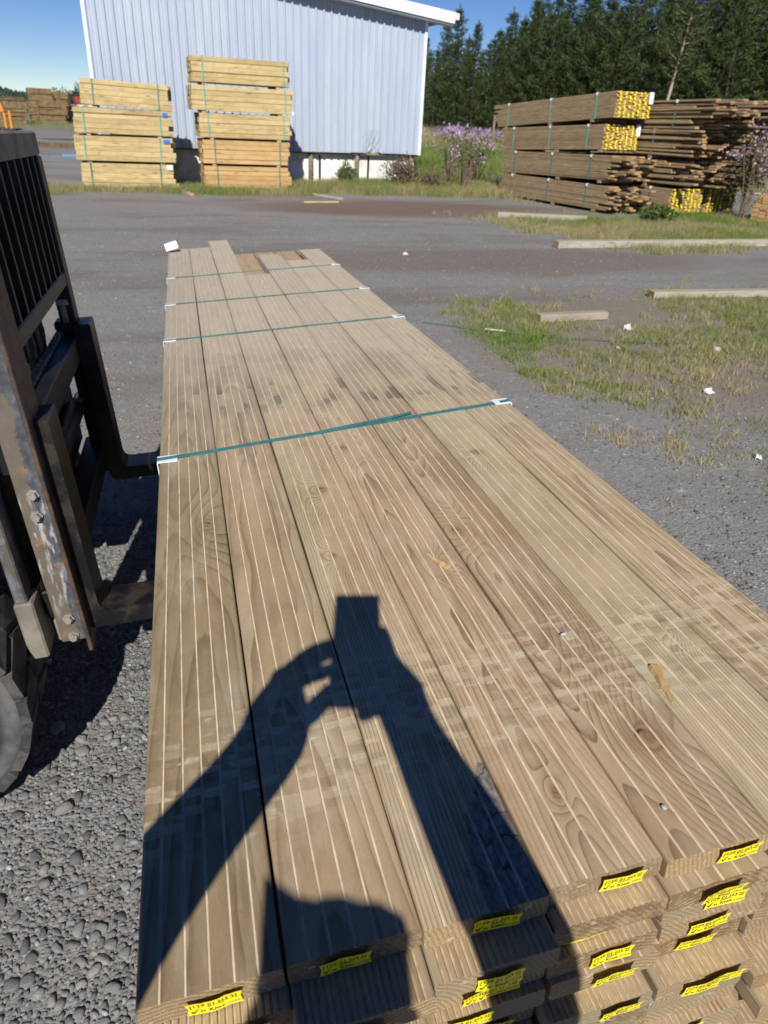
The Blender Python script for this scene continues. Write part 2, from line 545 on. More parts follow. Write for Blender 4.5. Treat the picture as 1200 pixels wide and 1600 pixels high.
def ground_mat():
    m = Mat('gravel_ground', rough=.95, spec=.12)
    x, y, z = m.xyz()
    v = m.vec(x, y, z)
    cells = m.voro(v, 95, out='Color')
    dist = m.voro(v, 95)
    cells2 = m.voro(v, 21, out='Color')
    big = m.noise(v, .33, 4, .55)
    big2 = m.noise(m.vec(x * .6, y * 1.6, z), .5, 5, .6)
    fine = m.noise(v, 170, 3, .6)
    mid = m.noise(v, 9, 4, .6)
    c = m.mix(cells, (.165, .160, .153), (.325, .315, .302))
    c = m.mix(cells2.step(.8, .95) * .5, c, (.44, .435, .425))
    c = m.mix(fine.step(.3, .75) * .40, c, (.14, .137, .133))
    c = m.mix(mid.step(.48, .7) * .40, c, (.19, .178, .168))
    c = m.mix(big2.step(.45, .66) * .6, c, (.148, .124, .106))
    trk = m.noise(m.vec(x * .35 + y * .12, y * 2.6, z), 1.0, 4, .6)
    c = m.mix(trk.step(.5, .70) * .28, c, (.15, .135, .122))
    # brown earth where the trucks turn in front of the sheds
    e = (((x - 4.8) / 4.2).pw(2.0) + ((y - 15.0) / 1.7).pw(2.0) + (big - .5) * 2.2)
    c = m.mix((1.0 - e.step(.3, 1.1)) * .85, c, (.165, .112, .088))
    e2 = (((x - 4.2) / 3.8).pw(2.0) + ((y - 9.2) / 1.0).pw(2.0) + (big2 - .5) * 3.0)
    c = m.mix((1.0 - e2.step(.2, 1.2)) * .6, c, (.16, .115, .09))
    # wet fine grit
    c = m.mix(big.step(.52, .68) * .3, c, (.15, .142, .135))
    # earth under the grassed patches, right
    e3 = (((x - 4.6) / 2.4).pw(2.0) + ((y - 5.3) / 2.1).pw(2.0) + (mid - .5) * .9 + (big2 - .5) * 1.4)
    c = m.mix((1.0 - e3.step(.4, 1.2)) * .65, c, (.22, .175, .125))
    far = y.step(60, 140)
    c = m.mix(far, c, (.14, .15, .08))
    m.color(c)
    m.bump(dist * -.8 + fine * .6 + mid * .4, .6, .008)
    return m.m


def tint_mat(name, rough=.85, spec=.15, bump=0.0, scale=60, transl=0.0):
    m = Mat(name, rough=rough, spec=spec)
    a = m.attr()
    x, y, z = m.xyz()
    n = m.noise(m.vec(x, y, z), scale, 3, .6)
    m.color(m.mix(n.step(.25, .75) * .35, a, m.mix(.5, a, (.02, .02, .02))))
    if bump: m.bump(n, bump, .003)
    if transl:
        ms = m.n('ShaderNodeMixShader'); tr = m.n('ShaderNodeBsdfTranslucent')
        m.nt.links.new(a.k, tr.inputs['Color'])
        ms.inputs[0].default_value = transl
        out = m.nt.nodes['Material Output']
        m.nt.links.new(m.b.outputs[0], ms.inputs[1]); m.nt.links.new(tr.outputs[0], ms.inputs[2])
        m.nt.links.new(ms.outputs[0], out.inputs['Surface'])
    return m.m


stone_mat = tint_mat('river_stone', .75, .25, .6, 260)
grass_mat = tint_mat('grass_blades', .8, .15, 0, 30, .25)
leaf_mat = tint_mat('foliage', .8, .15, 0, 8, .2)
bark_mat = simple('bark', (.16, .115, .085), .9, .1, .35, 9, bump=.5)
dark_bark = simple('dark_bark', (.075, .06, .048), .9, .1, .35, 9, bump=.5)


def metal_clad():
    m = Mat('white_ribbed_steel', rough=.42, spec=.5)
    x, y, z = m.xyz()
    r = m.rand()
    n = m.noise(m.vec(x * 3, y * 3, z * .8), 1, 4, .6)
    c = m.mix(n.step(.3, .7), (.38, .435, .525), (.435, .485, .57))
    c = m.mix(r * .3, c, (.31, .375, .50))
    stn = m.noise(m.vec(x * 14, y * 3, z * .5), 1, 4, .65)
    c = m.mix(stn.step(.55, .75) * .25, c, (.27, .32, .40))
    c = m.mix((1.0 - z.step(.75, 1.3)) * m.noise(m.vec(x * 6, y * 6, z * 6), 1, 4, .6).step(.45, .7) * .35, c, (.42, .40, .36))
    m.color(c)
    return m.m


clad_mat = metal_clad()
white_paint = simple('white_barge_paint', (.78, .80, .82), .5, .4, .04, 5)
base_white = simple('whitewashed_base', (.76, .75, .72), .85, .2, .08, 4, dirt=((.42, .40, .34), .5), dscale=3)
post_mat = simple('round_pile', (.22, .19, .13), .9, .1, .25, 14, bump=.4)
water = Mat('puddle_water', rough=.03, spec=.6); water.color((.03, .035, .04)); water_mat = water.m
asphalt = simple('asphalt', (.05, .05, .053), .9, .15, .2, 30)

# ------------------------------------------------------------------ the setting: ground, road, puddles, hill
def sheet(name, pts, z, mat):
    mb = MB(); mb.add([(p[0], p[1], z) for p in pts], [tuple(range(len(pts)))])
    return tag(mb.build(name, mat), kind='structure')


sheet('ground', [(-1500, -300), (1500, -300), (1500, 2200), (-1500, 2200)], 0.0, ground_mat())
sheet('road', [(9.0, 43.6), (60, 40.0), (60, 43.2), (9.0, 46.8)], 0.012, asphalt)


def blob(cx, cy, rx, ry, seed, n=28):
    r = random.Random(seed)
    ph = [r.uniform(0, 6.28) for _ in range(4)]
    out = []
    for k in range(n):
        t = 2 * math.pi * k / n
        q = 1 + .22 * math.sin(2 * t + ph[0]) + .16 * math.sin(3 * t + ph[1]) + .1 * math.sin(5 * t + ph[2])
        out.append((cx + rx * q * math.cos(t), cy + ry * q * math.sin(t)))
    return out


for i, (cx, cy, rx, ry) in enumerate(((-3.6, 28.4, 1.2, 1.0), (-3.7, 35.2, 2.2, 1.9), (-3.2, 40.4, 2.6, 1.3), (-5.9, 36.8, .5, .9))):
    sheet('puddle', blob(cx, cy, rx, ry, i + 3), .004, water_mat)


def build_hill():
    n, m = 60, 14
    V, F = [], []
    for i in range(n):
        az = rad(-22 + 44 * i / (n - 1))
        for j in range(m):
            d = 300 + 22 * j
            s = j / (m - 1)
            top = 5.6 + 2.2 * math.sin(az * 23 + 1.2) + 1.2 * math.sin(az * 51)
            if az > rad(-6.9): top *= max(.35, 1 - (az - rad(-6.9)) * 30)
            z = -.6 + top * math.sin(min(1, s * 1.6) * math.pi / 2)
            V.append((math.sin(az) * d, math.cos(az) * d, z))
    for i in range(n - 1):
        for j in range(m - 1):
            a = i * m + j
            F.append((a, a + 1, a + m + 1, a + m))
    mb = MB(); mb.add(V, F)
    hm = simple('hill_soil', (.06, .075, .035), .95, .1, .3, .2)
    tag(mb.build('hill', hm, smooth=True), kind='structure')
    r = np.random.default_rng(3)
    k = 2600
    az = np.radians(r.uniform(-21, 3, k)); d = r.uniform(305, 570, k)
    s = (d - 300) / 286
    top = 5.6 + 2.2 * np.sin(az * 23 + 1.2) + 1.2 * np.sin(az * 51)
    top = np.where(az > np.radians(-6.9), top * np.maximum(.35, 1 - (az - np.radians(-6.9)) * 30), top)
    z = -.6 + top * np.sin(np.minimum(1, s * 1.6) * np.pi / 2)
    h = r.uniform(3.0, 5.2, k) * .55
    w = h * r.uniform(.35, .5, k)
    VV, FF, CC = [], [], []
    for i in range(k):
        b = len(VV); cx, cy = math.sin(az[i]) * d[i], math.cos(az[i]) * d[i]
        g = r.uniform(.6, 1.25)
        for lv, (rr, zz) in enumerate(((1.0, .0), (.75, .45))):
            for q in range(6):
                t = q * 1.047 + lv
                e = r.uniform(.75, 1.2)
                VV.append((cx + w[i] * rr * e * math.cos(t), cy + w[i] * rr * e * math.sin(t), z[i] + h[i] * zz))
        VV.append((cx, cy, z[i] + h[i]))
        CC += [(.045 * g, .072 * g, .05 * g)] * 13
        for q in range(6):
            FF.append((b + q, b + (q + 1) % 6, b + 6 + (q + 1) % 6)); FF.append((b + q, b + 6 + (q + 1) % 6, b + 6 + q))
            FF.append((b + 6 + q, b + 6 + (q + 1) % 6, b + 12))
    o = link('hill_forest', np_mesh('hill_forest', np.array(VV), np.array(FF), leaf_mat, color=np.array(CC)))
    tag(o, 'far wooded hill of dark pines along the left horizon', 'forest', kind='stuff')


build_hill()


# ------------------------------------------------------------------ the white shed
def build_shed():
    P0 = Vector((-1.53, 19.72, 0)); DR = Vector((.99662, .08213, 0)); NB = Vector((-.08213, .99662, 0))   # along wall, into shed
    Wd = 8.1
    M = Matrix(((DR.x, NB.x, 0, P0.x), (DR.y, NB.y, 0, P0.y), (0, 0, 1, 0), (0, 0, 0, 1)))
    root = tag(empty('shed', M), 'white ribbed steel shed on low piles behind the pale timber stacks', 'shed')
    slope, zR = .105, 3.74
    topz = lambda s: zR + slope * (Wd - s)
    pitch, per = .19, 4
    ns = int(Wd / pitch)
    r = random.Random(4)
    # ribbed cladding sheets, each its own panel; the last but one is crumpled at the foot
    prof = [(0, 0), (.022, -.042), (.050, -.042), (.072, 0), (.120, 0), (.126, -.012), (.132, 0)]
    i = 0
    while i < ns:
        j = min(ns, i + per)
        if ns - j < 2: j = ns
        us = []
        for k in range(i, j):
            for (a, b) in prof: us.append((k * pitch + a, b))
        us.append((j * pitch, 0))
        zs = [.75 + r.uniform(-.012, .012), .86, .98, 1.12, 1.3, 2.3]
        V, F = [], []
        lean = r.uniform(-.004, .004)
        for (a, b) in us:
            col = []
            for lv, z in enumerate(zs + [topz(a)]):
                dy = b + lean
                if 6.4 < a < 7.0 and z < 1.25:                       # dent
                    t = max(0, 1 - abs(a - 6.7) / .3) * max(0, (1.27 - z) / .5)
                    dy += t * .09 + .035 * t * math.sin(a * 39 + z * 17)
                    z = z + t * .05 * math.sin(a * 25)
                col.append((a, dy, z))
            V += col
        L = len(zs) + 1
        for p in range(len(us) - 1):
            for q in range(L - 1):
                F.append((p * L + q, (p + 1) * L + q, (p + 1) * L + q + 1, p * L + q + 1))
        MB().add(V, F).build('cladding_sheet', clad_mat, root)
        i = j
    end = ns * pitch
    # corner flashings
    for (a0, a1) in ((-.04, .03), (end - .03, end + .04)):
        MB().box(a0, a1, -.045, .10, .74, topz(min(max(a0, 0), Wd)) - .02).build('corner_flashing', white_paint, root)
    # back and side walls, white on the inside of nothing: plain ribbed boxes
    MB().box(end - .02, end + .02, .1, 9, .75, zR).build('side_wall', clad_mat, root)
    MB().box(-.02, .02, .1, 9, .75, topz(0)).build('side_wall', clad_mat, root)
    MB().box(0, end, 8.96, 9, .75, zR).build('rear_wall', clad_mat, root)
    # roof: one slope with overhang, barge boards along the gable
    ov = .60
    for side in (1,):
        a0, a1 = -ov, end + ov
        z = lambda a: zR + .06 + slope * (end - a)
        mb = MB()
        V = []
        for (a, y, dz) in ((a0, -.35, 0), (a1, -.35, 0), (a1, 9.3, 0), (a0, 9.3, 0), (a0, -.35, .05), (a1, -.35, .05), (a1, 9.3, .05), (a0, 9.3, .05)):
            V.append((a, y, z(a) + dz + .1))
        mb.add(V, [(0, 3, 2, 1), (4, 5, 6, 7), (0, 1, 5, 4), (1, 2, 6, 5), (2, 3, 7, 6), (3, 0, 4, 7)])
        rf = mb.build('roof', clad_mat, root)
        mb = MB()
        V = []
        for (a, y, dz) in ((a0, -.39, -.08), (a1, -.39, -.08), (a1, -.352, -.08), (a0, -.352, -.08), (a0, -.39, .15), (a1, -.39, .15), (a1, -.352, .15), (a0, -.352, .15)):
            V.append((a, y, z(a) + dz + .02))
        mb.add(V, [(0, 3, 2, 1), (4, 5, 6, 7), (0, 1, 5, 4), (1, 2, 6, 5), (2, 3, 7, 6), (3, 0, 4, 7)])
        mb.build('barge_board', white_paint, root)
        # gutter along the eave
        ae = a0 if side == 0 else a1
        mb = MB(); mb.box(ae - (.1 if side == 0 else 0.0), ae + (.1 if side else 0.0), -.42, 9.3, z(ae) + .02, z(ae) + .15)
        mb.build('gutter', white_paint, rf)
        # soffit lining
        MB().add([(a0, -.34, z(a0) - .1), (a1, -.34, z(a1) - .1), (a1, .02, z(a1) - .1), (a0, .02, z(a0) - .1),
                  (a0, -.34, z(a0) - .08), (a1, -.34, z(a1) - .08), (a1, .02, z(a1) - .08), (a0, .02, z(a0) - .08)],
                 [(0, 3, 2, 1), (4, 5, 6, 7), (0, 1, 5, 4), (1, 2, 6, 5), (2, 3, 7, 6), (3, 0, 4, 7)]).build('soffit', white_paint, rf)
    # recessed base panels and piles
    for k in range(6):
        a0, a1 = k * end / 6 + .03, (k + 1) * end / 6 - .03
        MB().box(a0, a1, .22, .27, 0.0, .72, ch=.01).build('base_panel', base_white, root)
    for k, a in enumerate((.25, 1.6, 3.0, 4.28, 5.05, 6.3, end - .15)):
        MB().tube([(a, .14, 0), (a, .14, .5), (a, .14, .76)], [.065, .06, .058], 10).build('pile', post_mat, root, smooth=True)
    MB().box(0, end, .06, .22, .70, .76).build('bottom_plate', post_mat, root)


build_shed()


# ------------------------------------------------------------------ the pack of decking on the forks
PA, PB, PZ = .0605, -.0262, .8946
ex = Vector((1, 0, PA)).normalized()
ey = Vector((0, 1, PB)); ey = (ey - ex * ey.dot(ex)).normalized()
ez = ex.cross(ey)
PACK = Matrix(((ex.x, ey.x, ez.x, 0), (ex.y, ey.y, ez.y, 0), (ex.z, ey.z, ez.z, PZ), (0, 0, 0, 1)))
TH = .032


def profile(w, th, kind, r):
    """cross-section going round: list of (u, z) and the material of the edge that starts there"""
    c = .0035
    P, mt = [], []

    def put(u, z, m=0):
        P.append((u, z)); mt.append(m)
    put(0, -c); put(.0012, -.0012)
    put(c, 0)
    if kind == 'groove':
        for k in range(5):
            g = w * (.16 + .168 * k) + r.uniform(-.0008, .0008)
            h = .0015
            put(g - h, 0, 1); put(g - h * .45, -.0016, 1); put(g + h * .45, -.0016, 1); put(g + h, 0, 0)
    elif kind == 'reed':
        n = 18
        for k in range(1, n):
            g = c + (w - 2 * c) * k / n
            put(g - .0017, 0, 0); put(g - .0004, -.0021, 1); put(g + .0009, -.0021, 1); put(g + .0019, -.0002, 0)
    put(w - c, 0); put(w - .0012, -.0012); put(w, -c)
    put(w, -th + c); put(w - c, -th); put(c, -th); put(0, -th + c)
    return P, mt


def board_mesh(name, w, th, kind, y0, y1, u0, mats, r, segs=1, wob=0.0):
    P, mt = profile(w, th, kind, r)
    n = len(P)
    ph = [r.uniform(0, 6.28) for _ in range(4)]
    V, F, MI = [], [], []
    for s in range(segs + 1):
        t = s / segs
        y = y0 + (y1 - y0) * t
        du = wob * math.sin(2.2 * y + ph[0]) + .4 * wob * math.sin(5.1 * y + ph[1])
        dz = wob * .5 * math.sin(1.7 * y + ph[2])
        skew = r.uniform(-.0015, .0015) if s in (0, segs) else 0
        for (u, z) in P:
            V.append((u0 + u + du, y + (u - w / 2) * 0.02 * (1 if s == 0 else 0) * ph[3] / 6 + skew, z + dz))
    for s in range(segs):
        for k in range(n):
            a, b = s * n + k, s * n + (k + 1) % n
            F.append((a, a + n, b + n, b)); MI.append(mt[k])
    F.append(tuple(range(n))); MI.append(2)
    F.append(tuple(segs * n + k for k in reversed(range(n)))); MI.append(2)
    me = bpy.data.meshes.new(name)
    me.from_pydata(V, [], F)
    for m in mats: me.materials.append(m)
    me.polygons.foreach_set('material_index', MI)
    me.update()
    return me


def text_mesh(body, size, bold=False):
    cu = bpy.data.curves.new('t', 'FONT'); cu.body = body; cu.size = size; cu.resolution_u = 2
    if bold: cu.offset = size * .012
    o = bpy.data.objects.new('t', cu); COL.objects.link(o)
    dg = bpy.context.evaluated_depsgraph_get(); dg.update()
    ev = o.evaluated_get(dg); me = ev.to_mesh()
    V = [v.co.copy() for v in me.vertices]; F = [tuple(p.vertices) for p in me.polygons]
    ev.to_mesh_clear()
    bpy.data.objects.remove(o); bpy.data.curves.remove(cu)
    return V, F


T1 = text_mesh('[129 01 H3.2]', .0104)
T2 = text_mesh('Kiwi', .0078, True)
T3 = text_mesh('Lumber', .0072)
T4 = text_mesh('as', .0062, True)
TAGW, TAGH = .0535, .0255


def tag_mesh(seed):
    r = random.Random(seed)
    a1, a2, p1 = r.uniform(.0003, .0012), r.uniform(.0001, .0004), r.uniform(0, 6.28)
    wave = lambda x: a1 * math.sin(x * 90 + p1) + a2 * math.sin(x * 210 + p1 * 2)
    mb = MB()
    nx = 14
    V, F = [], []
    for i in range(nx + 1):
        for j, z in enumerate((0, .5, 1)):
            x = TAGW * i / nx
            if j == 1 and i in (0, nx): x += .0022 if i == 0 else -.0022
            curl = -.0030 * max(0, z - .5) * r.uniform(.8, 1.2)
            V.append((x, wave(x) + curl, TAGH * z + .0006 * math.sin(x * 140 + p1)))
    for i in range(nx):
        for j in range(2):
            a = i * 3 + j
            F.append((a, a + 3, a + 4, a + 1))
    mb.add(V, F, 0)

    def put(T, x0, z0, mi, sx=1.0):
        Vt = []
        for p in T[0]:
            x, z = x0 + p.x * sx, z0 + p.y
            zz = z / TAGH
            Vt.append((x, wave(x) - .0030 * max(0, zz - .5) - .0005, z))
        mb.add(Vt, T[1], mi)
    put(T1, .0032, .0147, 1, .765)
    put(T4, .0125, .0040, 1)
    put(T2, .0205, .0036, 1)
    put(T3, .0345, .0040, 2, .8)
    tick = ([Vector(p) for p in ((0, .0035, 0), (.0015, .0045, 0), (.0032, .0020, 0), (.008, .0085, 0), (.0085, .0082, 0), (.0034, -.0008, 0))], [(0, 1, 2, 5), (5, 2, 3, 4)])
    put(tick, .0035, .0035, 1)
    blur = ([Vector(p) for p in ((0, 0, 0), (.017, .0004, 0), (.015, .0019, 0), (.0015, .0016, 0))], [(0, 1, 2, 3)])
    put(blur, .019, .0112, 2)
    return mb.mesh('grade_tag', [tag_yellow, tag_ink, tag_grey])


TSIGN = 1.0      # the tag's top edge stands off the board
TAGS = [tag_mesh(k) for k in range(6)]


def build_main_pack():
    root = tag(empty('decking_pack', PACK), 'long pack of grooved brown decking boards on the forklift forks in the foreground', 'timber pack')
    r = random.Random(21)
    far = [5.34, 5.33, 5.66, 4.16, 4.86, 4.56, 4.96]
    near = [.392, .393, .390, .398, .393, .395, .397]
    tags_at = {0: [(.045, -.004)], 1: [(.033, 0)], 2: [(.052, .002)], 3: [(.062, .001)], 4: [(.066, .001)], 5: [(.07, 0)], 6: [(.05, 0)]}

    def put_tag(board, u, y, z, k, rz=0.0, tilt=.2):
        M = Matrix.Translation((u, y, z)) @ Matrix.Rotation(rz, 4, 'Y') @ Matrix.Rotation(tilt * TSIGN, 4, 'X')
        link('grade_tag', TAGS[k % 6], board, M)
    for k in range(7):
        me = board_mesh('board', W7 - .0022, TH, 'groove', near[k], far[k], k * W7 + .0011, [top_mats[k], groove_mat, end_low], r, 14, .0009)
        b = link('board', me, root)
        for (u, dz) in tags_at[k]:
            put_tag(b, k * W7 + u, near[k] - .0035, -.026 + dz, k, r.uniform(-.02, .05), .10)
    protos = [board_mesh('reeded_board', W7 - .003, TH, 'reed', 0, 4.8, .0015, [low_mat, reed_mat, end_low], r) for _ in range(3)]
    protos.append(board_mesh('grooved_board', W7 - .003, TH, 'groove', 0, 4.8, .0015, [low_mat, groove_mat, end_low], r))
    for l in range(1, 12):
        for k in range(7):
            kind = 3 if r.random() < .14 else r.randrange(3)
            if k == 0 or r.random() < .5: base_dy = r.uniform(-.020, .026)
            dy = .392 - base_dy - r.uniform(-.004, .006) - .0022 * l
            if l == 1: dy = .392 - r.uniform(.004, .022)
            if r.random() < .15: dy -= .03
            if l == 1 and k == 3: dy = .374
            b = link('board', protos[kind], root)
            b.location = (k * W7 + r.uniform(-.003, .003), dy, -l * (TH + .0006))
            b.rotation_euler.z = r.uniform(-.0008, .0008)
            if l < 11:
                nt = r.choice((1, 1, 1, 2, 2, 1, 0))
                for q in range(nt):
                    put_tag(b, r.uniform(.02, .075), -.0035, -.026 + r.uniform(-.006, .004), r.randrange(6), r.uniform(-.07, .09), r.uniform(.04, .18))
    # straps of green tape with white corner pieces
    DP = 12 * (TH + .0006)

    def ribbon(pts, wid, th, name, mat, parent, vdir=Vector((0, 1, 0))):
        V, F = [], []
        for (p, nrm) in pts:
            p = Vector(p); nrm = Vector(nrm)
            for s, h in ((-1, 0), (1, 0), (1, 1), (-1, 1)):
                V.append(p + vdir * (s * wid / 2) + nrm * (h * th))
        for i in range(len(pts) - 1):
            for k in range(4):
                a, b = i * 4 + k, i * 4 + (k + 1) % 4
                F.append((a, b, b + 4, a + 4))
        F.append((0, 1, 2, 3)); e = (len(pts) - 1) * 4; F.append((e + 3, e + 2, e + 1, e))
        return MB().add(V, F).build(name, mat, parent)

    WW = .985
    for i, (vl, vr) in enumerate(((1.68, 1.81), (2.85, 2.93), (3.52, 3.57), (4.22, 4.31))):
        up, lf, rt = (0, 0, 1), (-1, 0, 0), (1, 0, 0)
        pts = [((-.004, vl - .01, -DP), lf), ((-.004, vl, -.02), lf), ((-.003, vl, .0035), (-.7, 0, .7))]
        for q in range(1, 12):
            t = q / 12
            z = .0035 if t < .06 or t > .94 else .0012 + .0006 * math.sin(q * 2.1)
            pts.append(((WW * t, vl + (vr - vl) * t + .004 * math.sin(t * 3.1), z), up))
        pts += [((WW + .003, vr, .0035), (.7, 0, .7)), ((WW + .004, vr, -.02), rt), ((WW + .004, vr + .01, -DP), rt)]
        st = ribbon(pts, .018 if i else .019, .0009, 'strap', strap_mat, root)
        if i == 0:      # tail of tape running beside the joint
            ribbon([((.36, vl + .045, .003), up), ((.50, vl + .075, .0035), up), ((.62, vl + .098, .005), up), ((.685, vl + .112, .007), up)], .015, .0009, 'strap_tail', strap_mat, st)
        for side in (0, 1):
            x, v = (0, vl) if side == 0 else (WW, vr)
            sg = 1 if side == 0 else -1
            mb = MB()
            ln = .046
            yy = .021
            mb.box(min(x - sg * .0035, x + sg * ln), max(x - sg * .0035, x + sg * ln), v - yy, v + yy, .0010, .0032, ch=.0009)
            mb.box(min(x - sg * .0035, x - sg * .0012), max(x - sg * .0035, x - sg * .0012), v - yy - .003, v + yy + .003, -.05, .0012, ch=.0006)
            mb.build('corner_protector', white_plastic, root)
    # white piece bent up at the far left corner
    M = Matrix.Translation((-.01, 5.20, .030)) @ Matrix.Rotation(rad(-14), 4, 'Y') @ Matrix.Rotation(rad(50), 4, 'X')
    mb = MB(); mb.box(0, .078, -.028, .028, 0, .004, M=M, ch=.001); mb.box(-.004, 0.0, -.03, .03, -.055, .004, M=M, ch=.001)
    mb.build('corner_protector', white_plastic, root)


build_main_pack()


# ------------------------------------------------------------------ forklift
def build_forklift():
    th, ph = math.atan(.07), math.atan(-.026)
    ax = Vector((math.cos(th), 0, math.sin(th)))
    ay = Vector((0, math.cos(ph), math.sin(ph)))
    az = ax.cross(ay).normalized(); ay = az.cross(ax)
    CM = Matrix(((ax.x, ay.x, az.x, -.23), (ax.y, ay.y, az.y, 1.7), (ax.z, ay.z, az.z, .45), (0, 0, 0, 1)))
    root = tag(empty('forklift', Matrix.Translation((-.9, 2.0, 0))), 'black steel forklift at the left edge carrying the decking pack', 'forklift')
    inv = root.matrix_world.inverted()
    C2 = inv @ CM            # carriage frame inside the forklift

    def part(mb, name, mats, parent=root, smooth=False, frame=True):
        return mb.build(name, mats, parent, smooth, C2 if (frame and parent is root) else None)
    r = random.Random(8)
    # load backrest
    back = part(MB().box(-.045, 0, -.10, .965, 1.045, 1.112, ch=.006), 'backrest_top_bar', dusty_steel)
    part(MB().box(-.045, .0, -.09, .92, .66, .705, ch=.004), 'backrest_bottom_rail', black_steel)
    for y in (.885, ):
        part(MB().box(-.05, .002, y, y + .075, -.02, 1.044, ch=.004), 'backrest_upright', black_steel)
    for k in range(9):
        y = .06 + k * .098
        part(MB().box(-.060, -.004, y - .008, y + .008, .7, 1.046, ch=.002), 'backrest_bar', black_steel)
    # near upright: flat bar with a turned flange, bolted to the carriage end
    pl = part(MB().box(-.056, .004, -.112, -.098, -.05, 1.11, ch=.002), 'end_plate', plate_mat)
    part(MB().box(.004, .014, -.122, .02, -.085, 1.11, ch=.002), 'end_flange', simple('rusted_flange', (.05, .04, .035), .6, .3, .3, 30, dirt=((.15, .075, .04), .6), dscale=22))
    part(MB().box(-.062, -.030, -.110, -.06, -.045, .02, ch=.003), 'end_bracket', dusty_steel)
    for (x, z) in ((-.020, .374), (-.026, .318), (-.024, .022), (-.024, -.034)):
        M = Matrix.Translation((x, -.118, z)) @ Matrix.Rotation(r.uniform(0, 1), 4, 'Y')
        mb = MB().lathe([(0, -.011), (.0085, -.011), (.0105, -.008), (.0105, .001), (.0145, .001), (.0145, .006), (0, .006)], 6, M)
        mb.build('bolt', bolt_mat, pl)
    # carriage bars
    part(MB().box(-.075, -.006, -.098, .96, .42, .50, ch=.004), 'carriage_upper_bar', [black_steel])
    mb = MB()
    for k in range(22):
        y = -.06 + k * .046
        mb.box(-.074, -.05, y, y + .030, .5002, .512, ch=.002)
    part(mb, 'locking_notches', dusty_steel)
    part(MB().box(-.075, -.006, -.098, .96, .02, .10, ch=.004), 'carriage_lower_bar', black_steel)
    for y in (.2, .62):
        part(MB().box(-.11, -.076, y, y + .05, .02, .58, ch=.004), 'carriage_stile', black_steel)
    # forks: shank, blade with taper, hook and pin
    for y0, n in ((-.075, 0), (.86, 1)):
        y1 = y0 + .115
        mb = MB()
        prof = [(-.008, .535), (.040, .535), (.045, .53), (.045, .028), (.050, .012), (.060, .003), (.075, 0), (1.12, .0), (1.15, -.012), (1.15, -.020), (1.0, -.034), (.10, -.048), (.020, -.047), (.002, -.038), (-.005, -.02), (-.007, .03)]
        V = [(x, y0, z) for x, z in prof] + [(x, y1, z) for x, z in prof]
        k = len(prof)
        F = [tuple(range(k)), tuple(reversed(range(k, 2 * k)))] + [(i, (i + 1) % k, (i + 1) % k + k, i + k) for i in range(k)]
        mb.add(V, F)
        fk = part(mb, 'fork', fork_mat)
        part(MB().box(-.072, -.004, y0 + .02, y1 - .02, .514, .545, ch=.006), 'fork_hook', black_steel)
        mb = MB(); mb.tube([(-.03, y0 + .03, .54), (-.03, y0 + .028, .60)], [.011, .010], 8); mb.tube([(-.03, y0 + .028, .600), (-.03, y0 + .028, .618)], [.022, .017], 10)
        mb.build('fork_pin', dusty_steel, fk, True)
    part(MB().box(-.100, -.082, -.09, .955, .101, .419, ch=.003), 'carriage_plate', black_steel)
    part(MB().box(-.105, -.088, .06, .40, .515, .655, ch=.003), 'mast_shield', black_steel)
    part(MB().box(-.105, -.088, .50, .80, .515, .60, ch=.003), 'mast_shield', black_steel)
    for q, y in enumerate((.13, .30, .55, .72)):
        part(MB().tube([(-.10, y, .40), (-.085, y + .01, .56), (-.12, y + .03, .74), (-.17, y + .05, .9)], [.012] * 4, 8), 'hydraulic_hose', rubber, smooth=True)
    part(MB().tube([(-.055, .10, .27), (-.055, .78, .27)], [.032, .032], 14), 'side_shift_cylinder', black_steel, smooth=True)
    part(MB().tube([(-.055, .78, .27), (-.055, .93, .27)], [.016, .016], 10), 'cylinder_rod', bright_steel, smooth=True)
    # mast rails behind the carriage and the lift chain bracket
    for y in (.08, .62):
        part(MB().box(-.20, -.115, y, y + .09, -.12, 1.0, ch=.006), 'mast_rail', black_steel)
    part(MB().box(-.20, -.115, .17, .62, .88, .98, ch=.006), 'mast_cross_member', black_steel)
    # stub of the tilt cylinder guard beside the tyre: narrow bar on a block
    b = part(MB().box(-.125, -.080, -.16, -.06, -.055, .112, ch=.005), 'mast_foot', dusty_steel)
    part(MB().box(-.120, -.092, -.155, -.08, .112, .62, ch=.004), 'side_bar', bright_steel)
    # wheels
    def wheel(x, y, R, wdt, name='wheel'):
        M = Matrix.Translation((x, y, R)) @ Matrix.Translation((.9, -2.0, 0))
        w = MB().lathe([(.02, -.03 + wdt * .0), (R * .42, .02), (R * .50, .012), (R * .56, .02)], 32, M).build('wheel', dusty_steel, root, True)
        prof = [(R * .55, .018), (R * .60, .004), (R * .70, -.002), (R * .80, .0), (R * .805, .004), (R * .86, .005), (R * .865, .0), (R * .955, .010), (R * .965, .03), (R * .968, wdt - .03), (R * .955, wdt - .01), (R * .6, wdt), (R * .55, wdt - .02)]
        MB().lathe(prof, 72, M).build('tyre', rubber_side, w, True)
        rr = random.Random(3)
